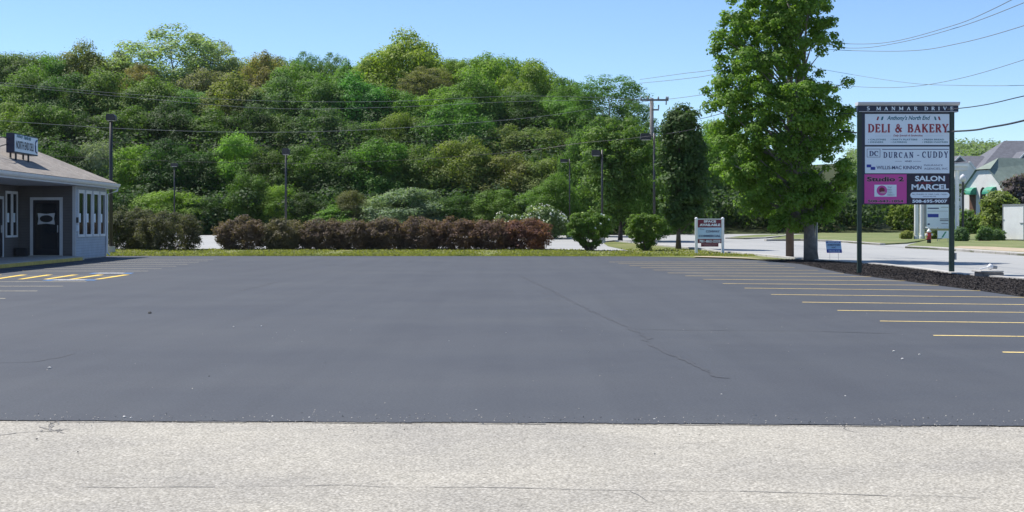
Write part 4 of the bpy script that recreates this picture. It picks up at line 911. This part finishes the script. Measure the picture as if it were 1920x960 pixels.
wire('fourth wire crossing the wood to the middle of the grey pole', [(-150, 248, 93), (71, 261, 95), (237, 268, 97), (500, 272, 99), (786, 265, 101), (980, 255, 102.5), (1099, 243, 103.2), (1219, 232, 103.8)], 'wire_dark')
wire('lowest wire crossing the wood, running on behind the big tree', [(-150, 276, 88), (95, 292.6, 89.5), (500, 306.5, 90.5), (760, 300, 91), (980, 283, 90), (1091, 268, 88), (1178, 260, 84), (1297, 243, 78), (1480, 200, 66.2)], 'wire_dark', r=.012)
wire('upper wire from the grey pole into the big tree', [(1200, 149, 120), (1280, 138, 100), (1345, 129, 86), (1478, 92, 65.8)], r=.018)
wire('lower wire of the pair running into the left of the big tree', [(1200, 156, 120), (1280, 148, 100), (1345, 138, 86), (1486, 100, 65.8)], r=.018)
wire('wire from the right end of the grey crossarm into the big tree', [(1252, 186, 104), (1300, 180, 95), (1345, 172, 86), (1480, 140, 66)], r=.018)
wire('dark wire low between the lawn tree and the big tree', [(1222, 240, 103.8), (1297, 226, 92), (1345, 215, 84), (1480, 175, 66)], 'wire_dark', r=.02)
wire('upper wire curving up to the top right corner', [(1484, 75, 65.8), (1560, 81, 58), (1660, 80, 50), (1780, 50, 42), (1860, 18, 37), (1990, -50, 32)], r=.010)
wire('second wire curving up to the right edge below the topmost', [(1470, 78, 65.8), (1590, 90, 55), (1680, 81, 48.5), (1800, 50, 41), (1920, 5, 35), (2050, -50, 31)], r=.010)
wire('third wire reaching the right edge above the tall sign', [(1492, 84, 65.8), (1560, 93, 58), (1700, 95.5, 47), (1800, 81, 41), (1920, 48, 35), (2050, 0, 31)], r=.010)
wire('thin wire meeting the top of the tall sign from the upper right', [(1482, 150, 66), (1600, 162, 54.5), (1700, 163, 47.5), (1800, 147, 41.5), (1920, 112, 35), (2050, 66, 31)], r=.008)
wire('faint wire crossing the others right of the big tree', [(1482, 118, 66), (1570, 135, 57), (1700, 155, 47.5), (1800, 160, 41.5), (1920, 160, 36), (2050, 152, 31)], 'wire', r=.007)
wire('black wire passing behind the sign header to the right edge', [(1482, 205, 66), (1620, 214, 53), (1800, 203, 41.5), (1920, 180, 35.5), (2050, 148, 31)], 'wire_dark', r=.014)
wire('thick black cable leaving the tall sign to the right edge', [(1482, 230, 66), (1620, 250, 53), (1795, 246, 42), (1860, 238, 38.5), (1920, 226, 35.5), (2050, 190, 31)], 'wire_dark', r=.026)
def lamp(px_pole, Yl, top, hx0, hx1, hh, label, rp=.08, arm=True):
    b = XY(px_pole, Yl); b.z = max(b.z, hillz(b.x, b.y)); s = Yl / F; zt = H + (420 - top) * s - b.z
    root = thing('parking_lamp', label, 'lamp post', b, 0, 'lamp posts around the drive')
    MB().tube([(0, 0, 0), (0, 0, .35)], [.22, .22], 14).build('base', M['concrete'], root)
    MB().tube([(0, 0, .352), (0, 0, zt)], [rp, rp * .8], 12).build('pole', M['bronze'], root, smooth=True)
    x0, x1 = (hx0 - px_pole) * s, (hx1 - px_pole) * s; hz = hh * s
    if x1 < -.12: MB().tube([(0, 0, zt - hz * .4), (x1, 0, zt - hz * .4)], .035, 8).build('arm', M['bronze'], root)
    MB().prism([(x0, -.2, zt - hz), (x0 + (x1 - x0) * .06, -.2, zt), (x1 - (x1 - x0) * .2, -.2, zt), (x1, -.2, zt - hz * .35), (x1, -.2, zt - hz)], (0, .4, 0)).build('lamp_head', M['bronze'], root, bevel=.02)
    MB().box(x0 + (x1 - x0) * .15, x1 - (x1 - x0) * .15, -.15, .15, zt - hz - .02, zt - hz - .002).build('lens', M['trim'], root)
lamp(208, 74, 214, 199.5, 217.5, 12, 'tall dark lamp post behind the corner of the deli building', .105)
lamp(536, 112, 278, 529, 543.5, 12, 'thin dark lamp post in front of the wood, behind the hedge', .09)
lamp(327, 121, 306, 320.5, 333.5, 6, 'small distant lamp post half lost in the dark trees at left', .07)
lamp(1129, 96, 281, 1109, 1126, 11, 'dark lamp post with arm, left one of the two above the vase shaped shrubs', .075)
lamp(1226.5, 90, 250, 1200, 1221, 12, 'dark lamp post with arm, the taller right one above the vase shaped shrubs', .08)
lamp(1068, 108, 298, 1050, 1065, 6, 'small dark lamp head far left of the pair of lamp posts', .05)
b = G(1531, 488); s = b.y / F
root = thing('sign_post', 'thin grey metal post close behind the big trunk', 'post', b)
MB().tube([(0, 0, 0), (0, 0, (488 - 405) * s)], .05, 8).build('post', M['greymetal'], root); MB().box(-.06, .06, -.02, .02, (488 - 404.5) * s, (488 - 399) * s).build('tip', M['post_green'], root)

# ------------------------------------------------------------ box with floodlight in mulch
b = G(1860, 521); s = b.y / F
root = thing('utility_box', 'low dark edged box with a pale lid in the mulch at the right edge', 'utility box', b)
MB().box(-17 * s, 22 * s, -.02, .75, .0, .15).build('box_side', M['bark_grey'], root, bevel=.015)
MB().box(-22 * s, 21 * s, -.05, .8, .155, .20).build('lid', M['concrete'], root, bevel=.01)
root = thing('spot_light', 'small white floodlight lying on the low box in the mulch', 'floodlight', b + Vector((0, .3, .202)))
MB().tube([(-.25, 0, .03), (.02, 0, .09)], [.02, .02], 8).build('stem', M['white'], root); MB().tube([(-.02, 0, .07), (.05, 0, .1), (.12, 0, .09)], [.05, .09, .06], 12).build('lamp_body', M['white'], root, smooth=True); MB().tube([(.122, 0, .09), (.24, .02, .08)], [.05, .045], 12).build('hood', M['greymetal'], root)

# ------------------------------------------------------------ deli building at left
D = R(2.29)                                   # building axis, slightly turned
root = thing('deli_building', 'grey sided one storey building with tan hip roof and four narrow windows, at left', 'building', (-18.3, 59.9, 0), D)
# local frame: +X faces the lot, +Y runs away from the camera
EZ = 3.1
MB().box(-12, -.0, .0, 5.3, .05, EZ).build('wall', M['siding'], root)                       # window wing
MB().box(-12, -2.35, -14, -.003, .05, EZ).build('recessed_wall', M['siding_shaded'], root)    # recessed entry wall
w2 = MB().box(-2.347, -.003, -.012, -.002, .16, EZ - .004).build('entry_wall', M['siding_shaded'], root)
MB().box(-.12, .014, -.014, .05, .06, EZ - .01).build('corner_board', M['trim'], root)
MB().box(-.10, .016, 5.2, 5.316, .06, EZ - .01).build('corner_board', M['trim'], root)
# roof
ox, ex, oy0, ey = -14, .42, -16, 5.75; s_ = .47; t_ = 7.0; zr = EZ + .26
corner = (ex, ey, zr); ridge1 = (ex - t_, ey - t_, zr + s_ * t_); ridge0 = (ex - t_, oy0, zr + s_ * t_)
rf = MB(); rf.poly([(ex, oy0, zr), corner, ridge1, ridge0]); rf.poly([corner, (ex - 2 * t_, ey, zr), ridge1]); rf.poly([(ex - 2 * t_, oy0, zr), ridge0, ridge1, (ex - 2 * t_, ey, zr)])
rf.poly([(ex, oy0, zr), ridge0, (ex - 2 * t_, oy0, zr)])
roof = rf.build('roof', M['shingle'], root)
MB().box(ex - 2 * t_ + .02, ex - .03, oy0, ey - .03, EZ + .002, EZ + .03).build('soffit', M['trim'], root)
MB().box(ex - .028, ex - .002, oy0, ey - .03, EZ - .0, EZ + .235).build('fascia', M['trim'], root)
g = MB(); prof = [(0, .04), (.07, .0), (.115, .06), (.13, .15), (.115, .15), (.1, .07), (.06, .03), (0.0, .07)]
g.prism([(ex + a, oy0, EZ + .08 + z) for a, z in prof], (0, ey - oy0, 0)); g.build('gutter', M['white'], root)
MB().box(ex - 6, ex - .03, ey - .028, ey, EZ, EZ + .235).build('fascia', M['trim'], root)
# downspout
MB().tube([(ex + .06, ey - .25, EZ + .08), (ex + .05, ey - .3, EZ - .08), (.09, 5.12, EZ - .25), (.075, 5.12, .22), (.2, 5.14, .1)], .045, 8).build('downspout', M['white'], root)
def window(y0, y1, z0, z1, x=0, fr=.09):
    f = MB()
    f.box(x + .002, x + .05, y0, y0 + fr, z0, z1); f.box(x + .002, x + .05, y1 - fr, y1, z0, z1); f.box(x + .002, x + .052, y0 + fr, y1 - fr, z1 - fr * 1.6, z1); f.box(x + .002, x + .06, y0 + fr, y1 - fr, z0, z0 + fr * 1.2)
    o = f.build('window', M['vinyl'], root); MB().box(x + .001, x + .018, y0 + fr, y1 - fr, z0 + fr, z1 - fr).build('pane', M['glass'], o)
    MB().box(x + .019, x + .024, y0 + fr, y0 + fr + .35, z0 + .62, z0 + 1.0).build('notice', M['signwhite'], o)
for y in (.35, 1.62, 2.85, 4.05): window(y, y + .98, .95, 2.95)
# door in the entry wall (facing the camera)
def dbox(n, x0, x1, y0, y1, z0, z1, m, par=root, **k): return MB().box(x0, x1, y0, y1, z0, z1).build(n, M[m], par, **k)
fx0, fx1 = -1.86, -.52
fr = MB(); fr.box(fx0, fx0 + .12, -.06, -.013, .16, 2.62); fr.box(fx1 - .12, fx1, -.06, -.013, .16, 2.62); fr.box(fx0 + .12, fx1 - .12, -.06, -.013, 2.5, 2.62); fr.build('door_frame', M['trim'], root)
dr = dbox('door', fx0 + .122, fx1 - .122, -.04, -.014, .2, 2.498, 'door_dark')
dbox('pane', fx0 + .24, fx1 - .24, -.046, -.041, .45, 2.36, 'glass', dr); dbox('handle', fx1 - .21, fx1 - .18, -.09, -.05, 1.15, 1.45, 'trim', dr)
cxd, czd = (fx0 + fx1) / 2, 1.72
plq = MB(); plq.poly([(cxd + a, -.05, czd + b_) for a, b_ in ((-.36, -.24), (0, -.20), (.36, -.24), (.32, 0), (.36, .24), (0, .2), (-.36, .24), (-.32, 0))]); plq.build('plaque', M['trim'], dr)
MB().poly([(cxd + .27 * math.cos(a * .2244), -.053, czd + .15 * math.sin(a * .2244)) for a in range(28)]).build('plaque_oval', M['door_dark'], dr)
dbox('threshold', fx0, fx1, -.25, -.065, .155, .19, 'concrete')
# paired window and second door on the recessed wall (faces the lot)
X1 = -2.35
for (a, b_) in ((-1.75, -1.02), (-.94, -.25)): window(a, b_, .95, 2.85, X1, .07)
fr = MB(); fr.box(X1 + .002, X1 + .05, -3.3, -3.18, .16, 2.62); fr.box(X1 + .002, X1 + .05, -2.22, -2.1, .16, 2.62); fr.box(X1 + .002, X1 + .05, -3.18, -2.22, 2.5, 2.62); fr.build('door_frame', M['trim'], root)
dr = dbox('door', X1 + .003, X1 + .03, -3.178, -2.222, .2, 2.498, 'door_dark'); dbox('handle', X1 + .031, X1 + .08, -2.42, -2.39, 1.15, 1.45, 'trim', dr)
dbox('meter_box', .017, .09, .08, .2, 1.55, 1.78, 'bronze'); dbox('mailbox', .017, .1, .08, .2, 1.2, 1.45, 'signwhite')
dbox('foundation', -11.98, -.01, .02, 5.28, .0, .048, 'concrete')
# walk with yellow kerb
walk = MB().box(-2.345, .44, -20, -.255, .0, .15).build('walkway', M['concrete'], None, loc=root.location); walk.rotation_euler = (0, 0, D); walk['kind'] = 'structure'
kb = MB().box(.445, .6, -20, -1.1, .0, .125).build('yellow_kerb', M['yellow_strong'], None, bevel=.015, loc=root.location); kb.rotation_euler = (0, 0, D); kb['kind'] = 'structure'
Rz = Matrix.Rotation(D, 3, 'Z'); o3 = Vector(root.location)
def B3(x, y, z): return o3 + Rz @ Vector((x, y, z))
t = thing('planter_box', 'black square box standing left of the entry door', 'box', B3(-2.05, -.6, .15), D)
MB().box(-.18, .2, -.18, .18, .02, .34).build('body', M['bronze'], t, bevel=.015); MB().box(-.2, .22, -.2, .2, .342, .37).build('rim', M['bronze'], t)
# roof sign
sg = thing('roof_sign', 'blue and white box sign on brackets above the tan roof', 'sign', B3(-.74, -5.9, 0), D + R(90))
# local frame: -Y faces the lot (+X of the building), +X runs away from the camera
zb_, zt2 = 4.2, 4.95
sgb = MB().box(.0, 3.1, -.0, .3, zb_, zt2).build('cabinet', M['navy'], sg, bevel=.015)
MB().box(.06, 3.04, -.012, -.002, zb_ + .05, zt2 - .05).build('sign_face', M['signwhite'], sg)
def tr(body, x0, x1, z0, z1, m, **k): text(body, (x0, x1, zb_ + z0, zb_ + z1), -.02, m, sg, **k)
tr("Anthony's", .25, 1.05, .56, .72, 'teal_txt', shear=.3, bold=.03); tr('North End', 1.2, 2.1, .56, .72, 'teal_txt', shear=.3, bold=.03)
tr('NORTH END DELI', .2, 2.45, .16, .47, 'black_txt', bold=.015)
MB().tube([(2.9 + .0, -.022, zb_ + .62), (2.7, -.022, zb_ + .54), (2.66, -.022, zb_ + .38), (2.7, -.022, zb_ + .18), (2.85, -.022, zb_ + .12)], .03, 6).build('emblem', M['navy_txt'], sg)
for x in (.35, 1.95): MB().box(x, x + .06, .02, .08, 3.8, zb_).build('bracket', M['bronze'], sg); MB().box(x, x + .06, .22, .28, 3.9, zb_).build('bracket', M['bronze'], sg)
wire('upper black cable from the left edge down to the roof sign', [(-60, 268, 51), (-20, 264, 52), (5, 257, 53), (17, 262, 54.2)], 'wire_dark', r=.02, group=None); wire('lower black cable from the left edge to the roof sign', [(-60, 290, 51), (-10, 277, 52.5), (17, 269, 54.2)], 'wire_dark', r=.02, group=None)

# ------------------------------------------------------------ across the street
b = G(1742, 458.5) + Vector((0, 0, .1)); s = .9
h = thing('fire_hydrant', 'red fire hydrant with white bonnet on the corner lawn', 'fire hydrant', b)
MB().lathe([(.13, 0), (.13, .22), (.1, .24)], (0, 0, 0), 14).build('base', M['wire_dark'], h, smooth=True)
MB().lathe([(.17, .24), (.17, .29), (.12, .30), (.12, .62), (.15, .64), (.15, .68)], (0, 0, 0), 14).build('barrel', M['red'], h, smooth=False)
MB().lathe([(.15, .682), (.14, .76), (.09, .84), (.035, .87), (.035, .93), (.01, .935)], (0, 0, 0), 14).build('bonnet', M['white'], h, smooth=True)
for sg_ in (-1, 1): MB().tube([(sg_ * .11, 0, .52), (sg_ * .22, 0, .52), (sg_ * .24, 0, .52)], [.075, .085, .05], 10).build('outlet', M['white'], h)
MB().tube([(0, -.11, .48), (0, -.2, .48)], .09, 10).build('outlet', M['red'], h)
Ym = 104.0; b = XY(1760, Ym) + Vector((0, 0, .1)); s = Ym / F
m_ = thing('directory_sign', 'tall white columned directory sign behind the tall tenant sign', 'sign', b)
def mx(px): return (px - 1760) * s
def mz(py): return H + (420 - py) * s - b.z
for x0, x1, m2 in ((1714, 1722.5, 'white'), (1728, 1737, 'vinyl'), (1790.5, 1796, 'vinyl'), (1797.5, 1802.5, 'vinyl')):
    c = (mx(x0) + mx(x1)) / 2; r_ = (mx(x1) - mx(x0)) / 2; MB().lathe([(r_ * 1.2, 0), (r_ * 1.2, .2), (r_, .22), (r_ * .9, mz(330)), (r_ * 1.1, mz(321)), (r_ * 1.25, mz(320))], (c, 0 if x0 in (1714, 1790.5) else .5, 0), 18).build('column', M[m2], m_, smooth=False)
MB().box(mx(1710), mx(1812.5), -.25, .8, mz(319.8), mz(312)).build('beam', M['trim'], m_); MB().box(mx(1708), mx(1814), -.35, .9, mz(311.9), mz(308)).build('cornice', M['vinyl'], m_)
pnl = MB().box(mx(1738), mx(1781), .1, .3, mz(428.5), mz(340)).build('panel', M['signwhite'], m_)
def ml(x0, x1, y0, y1, m2): MB().box(mx(x0), mx(x1), .09, .098, mz(y1), mz(y0)).build('tenant_strip', M[m2], pnl)
ml(1740, 1761, 389.5, 391.5, 'navy_txt'); ml(1740, 1760.5, 401, 407.5, 'blue_txt'); ml(1763, 1779, 410, 411.2, 'black_txt'); ml(1763, 1779, 413, 414.3, 'black_txt'); ml(1740, 1744, 419, 422, 'navy_txt'); ml(1740, 1778, 395.5, 396.1, 'greymetal'); ml(1765, 1779, 388, 389, 'greymetal'); ml(1766, 1778, 418.7, 419.6, 'navy_txt')
MB().box(mx(1733), mx(1738), .12, .28, mz(430), mz(338)).build('side_frame', M['greymetal'], m_)
b = XY(1750, 97) + Vector((0, 0, .1)); s = 97 / F
t = thing('picnic_table', 'thin white topped table on the grass just behind the red hydrant', 'table', b)
zz = H + (420 - 425.5) * s - b.z; MB().box(-13 * s, 14 * s, -.3, .3, zz - .04, zz).build('tabletop', M['white'], t)
for x in (-8, 8): MB().tube([(x * s, 0, 0), (x * s, 0, zz - .042)], .025, 8).build('leg', M['greymetal'], t)
b = XY(1768, 96) + Vector((0, 0, .1)); s = 96 / F
t = thing('yard_sign', 'small white sign with a green stripe left of the right sign post', 'sign', b)
z0 = H + (420 - 447) * s - b.z; z1 = H + (420 - 432.5) * s - b.z
MB().box(-9.5 * s, 12 * s, -.01, .01, z0, z1).build('board', M['signwhite'], t)
MB().poly([(-3 * s, -.014, z0 + .06), (0 * s, -.014, z0 + .06), (7 * s, -.014, z1 - .06), (4 * s, -.014, z1 - .06)]).build('green_stripe', M['awning'], t)
for x in (-6, 9): MB().tube([(x * s, 0, 0), (x * s, 0, z0)], .012, 6).build('leg', M['greymetal'], t)
b = XY(1805.5, 103) + Vector((0, 0, .1)); s = 103 / F
t = thing('street_lamp', 'black lamp post with a pale globe beside the white columns', 'lamp post', b)
zl = H + (420 - 341) * s - b.z
MB().tube([(0, 0, 0), (0, 0, .5), (0, 0, .6), (0, 0, zl)], [.12, .12, .08, .07], 12).build('pole', M['bronze'], t)
MB().lathe([(.1, 0), (.2, .08), (.24, .25), (.2, .42), (.1, .5), (.02, .56)], (0, 0, zl + .002), 16).build('globe', M['trim'], t, smooth=True)
# cargo trailer, seen from behind
Yt = 100.0; b = XY(1880.5, Yt) + Vector((0, 0, .1)); s = Yt / F
t = thing('cargo_trailer', 'white enclosed cargo trailer with a rear door parked on the lawn at the right edge', 'trailer', b, -R(70))
zt3 = H + (420 - 383) * s - b.z; zb3 = H + (420 - 450) * s - b.z; xl_, xr_ = 0, 2.3
MB().box(xl_, xr_, 0, 4.2, zb3, zt3).build('body', M['white'], t, bevel=.03)
f = MB(); f.box(xl_ - .01, xl_ + .05, -.04, -.002, zb3, zt3); f.box(xr_ - .05, xr_ + .01, -.04, -.002, zb3, zt3); f.box(xl_ + .05, xr_ - .05, -.04, -.002, zt3 - .14, zt3); f.build('rear_frame', M['greymetal'], t)
dd = MB().box(xl_ + .09, xl_ + 2.15, -.035, -.003, zb3 + .05, zt3 - .2).build('rear_door', M['white'], t, bevel=.01)
MB().box(xl_ + .05, xr_ - .05, -.05, -.002, zb3 - .14, zb3 - .004).build('bumper', M['bronze'], t)
for z in (.25, .55): MB().box(xl_ + .02, xl_ + .22, -.06, -.036, zb3 + (zt3 - zb3) * z, zb3 + (zt3 - zb3) * z + .06).build('hinge', M['greymetal'], dd)
MB().tube([(1.8, -.06, zb3 + 1.2), (2.2, -.06, zb3 + 1.2)], .025, 6).build('handle', M['greymetal'], dd)
for x in (xl_ + .02, xr_ - .22):
    w_ = MB(); w_.tube([(x, 2.2, .32), (x + .2, 2.2, .32)], .32, 20); o = w_.build('wheel', M['wire_dark'], t); MB().tube([(x - .01, 2.2, .32), (x + .21, 2.2, .32)], .17, 14).build('rim', M['greymetal'], o)
# white building with green awnings
r_ = Vector((.94, .342, 0)); p_ = Vector((-.342, .94, 0)); Yc = 195.0
c0 = XY(1880, Yc); hg_ = thing('white_building', 'white building with clipped gable, green roof and green awnings at the right edge', 'building', c0)
w6 = p_ * 6.8
def hp(a, bb, z): return r_ * a + p_ * bb + Vector((0, 0, z))
ze, zc_, zrg = 6.6 - c0.z, 9.0 - c0.z, 10.7 - c0.z
wb = MB(); wb.prism([hp(0, 0, 0), hp(0, 0, ze), hp(0, 2.8, zc_), hp(0, 5.4, zc_), hp(0, 8.2, ze), hp(0, 8.2, 0)], r_ * 16); wb.build('wall', M['stucco'], hg_)
rb = MB(); e = .25
rb.poly([hp(-e, -.35, ze - .3), hp(-e, 2.75, zc_ + .12), hp(2.6, 4.1, zrg + .05), hp(16, 4.1, zrg + .05), hp(16, -.35, ze - .3)])
rb.poly([hp(-e, 2.25, zc_ + .12), hp(-e, 5.45, zc_ + .12), hp(2.6, 4.1, zrg + .05)])
rb.poly([hp(-e, 8.55, ze - .3), hp(-e, 5.45, zc_ + .12), hp(2.6, 4.1, zrg + .05), hp(16, 4.1, zrg + .05), hp(16, 8.55, ze - .3)])
rb.build('roof', M['greenroof'], hg_)
for bb in (1.3, 5.5):
    aw = MB(); arc = [(math.cos(q * math.pi / 12), math.sin(q * math.pi / 12)) for q in range(7)]
    aw.prism([hp(-.003, bb, 4.3)] + [hp(-1.1 * c_, bb, 4.3 + 1.0 * s_2) for c_, s_2 in arc], p_ * 1.7); aw.build('awning', M['awning'], hg_)
    MB().prism([hp(-.02, bb + .15, 1.2), hp(-.02, bb + 1.55, 1.2), hp(-.02, bb + 1.55, 4.28), hp(-.02, bb + .15, 4.28)], r_ * .018).build('window', M['brown'], hg_)
ap = [hp(-.03, 4.1 + .6 * math.cos(q * math.pi / 10), 4.5 + .8 * math.sin(q * math.pi / 10)) for q in range(11)] + [hp(-.03, 3.5, 1.5), hp(-.03, 4.7, 1.5)]
MB().prism(ap, r_ * .026).build('arched_window', M['glass'], hg_)
# slate roofed building behind
c1 = XY(1830, 222); hb_ = thing('slate_roofed_building', 'large building with dark slate roofs and white gables behind the green roofed one', 'building', c1); sb = 222 / F
def bx(px): return (px - 1830) * sb
def bz(py): return H + (420 - py) * sb - c1.z
MB().box(bx(1775), bx(1990), 1, 12, 0, bz(330)).build('wall', M['stucco'], hb_)
rb = MB(); z0 = bz(332)
rb.poly([(bx(1770), .0, z0), (bx(1880), .0, z0), (bx(1868), 6, bz(289)), (bx(1782), 6, bz(289))]); rb.poly([(bx(1770), .0, z0), (bx(1782), 6, bz(289)), (bx(1770), 12, z0)]); rb.poly([(bx(1770), 12, z0), (bx(1782), 6, bz(289)), (bx(1868), 6, bz(289)), (bx(1880), 12, z0)]); rb.poly([(bx(1880), 0, z0), (bx(1880), 12, z0), (bx(1868), 6, bz(289))])
rb.build('roof', M['slate'], hb_)
rb = MB(); rb.poly([(bx(1826), -1.5, bz(324)), (bx(2000), -1.5, bz(324)), (bx(2000), 7, bz(259)), (bx(1912), 7, bz(259))]); rb.poly([(bx(1826), -1.5, bz(324)), (bx(1912), 7, bz(259)), (bx(1826), 13, bz(324))]); rb.poly([(bx(1912), 7, bz(259)), (bx(2000), 7, bz(259)), (bx(2000), 13, bz(324)), (bx(1826), 13, bz(324))])
rb.build('hip_roof', M['slate'], hb_)
def gable(cx, pk, base, hw, y):
    fl = MB().prism([(bx(cx - hw), y, bz(base)), (bx(cx + hw), y, bz(base)), (bx(cx), y, bz(pk))], (0, 4.0, 0)).build('gable', M['slate'], hb_)
    q = MB(); th = 2.6
    for sgn in (-1, 1): q.prism([(bx(cx + sgn * (hw + 1)), y - .1, bz(base)), (bx(cx + sgn * (hw + 1 - th * 1.3)), y - .1, bz(base)), (bx(cx), y - .1, bz(pk + th)), (bx(cx), y - .1, bz(pk - .6))], (0, .095, 0))
    q.build('gable_trim', M['white'], fl)
gable(1795.5, 292, 303, 11, -1.2); gable(1910, 285, 300, 13, -3.2)
gw = MB().prism([(bx(1790), -1.3, bz(345)), (bx(1823), -1.3, bz(345)), (bx(1823), -1.3, bz(318)), (bx(1812), -1.3, bz(306)), (bx(1790), -1.3, bz(306))], (0, 2.6, 0)).build('front_wing', M['stucco'], hb_)
MB().prism([(bx(1811), -1.45, bz(304)), (bx(1814), -1.45, bz(303)), (bx(1827), -1.45, bz(319)), (bx(1824), -1.45, bz(321))], (0, .3, 0)).build('wing_trim', M['white'], hb_)
# low dark car-park strip and parked white van far off
sheet('side_drive', [tuple(G(*p)[:2]) for p in ((1640, 460.5), (1700, 465), (1712, 460), (1740, 453), (1700, 457))], M['street'], .012)
flush_text()
hz = bpy.data.materials.new('haze'); hz.use_nodes = True; hn = hz.node_tree; hn.nodes.remove(hn.nodes['Principled BSDF'])
pv = hn.nodes.new('ShaderNodeVolumePrincipled'); pv.inputs['Color'].default_value = (.86, .93, 1, 1); pv.inputs['Density'].default_value = .00005; pv.inputs['Anisotropy'].default_value = .2
hn.links.new(pv.outputs[0], hn.nodes['Material Output'].inputs['Volume'])
hb = MB().box(-700, 700, -70, 700, -2, 62).build('haze', hz); tag(hb, 'thin summer haze in the air over the lot and the wooded hill', 'haze', kind='stuff')
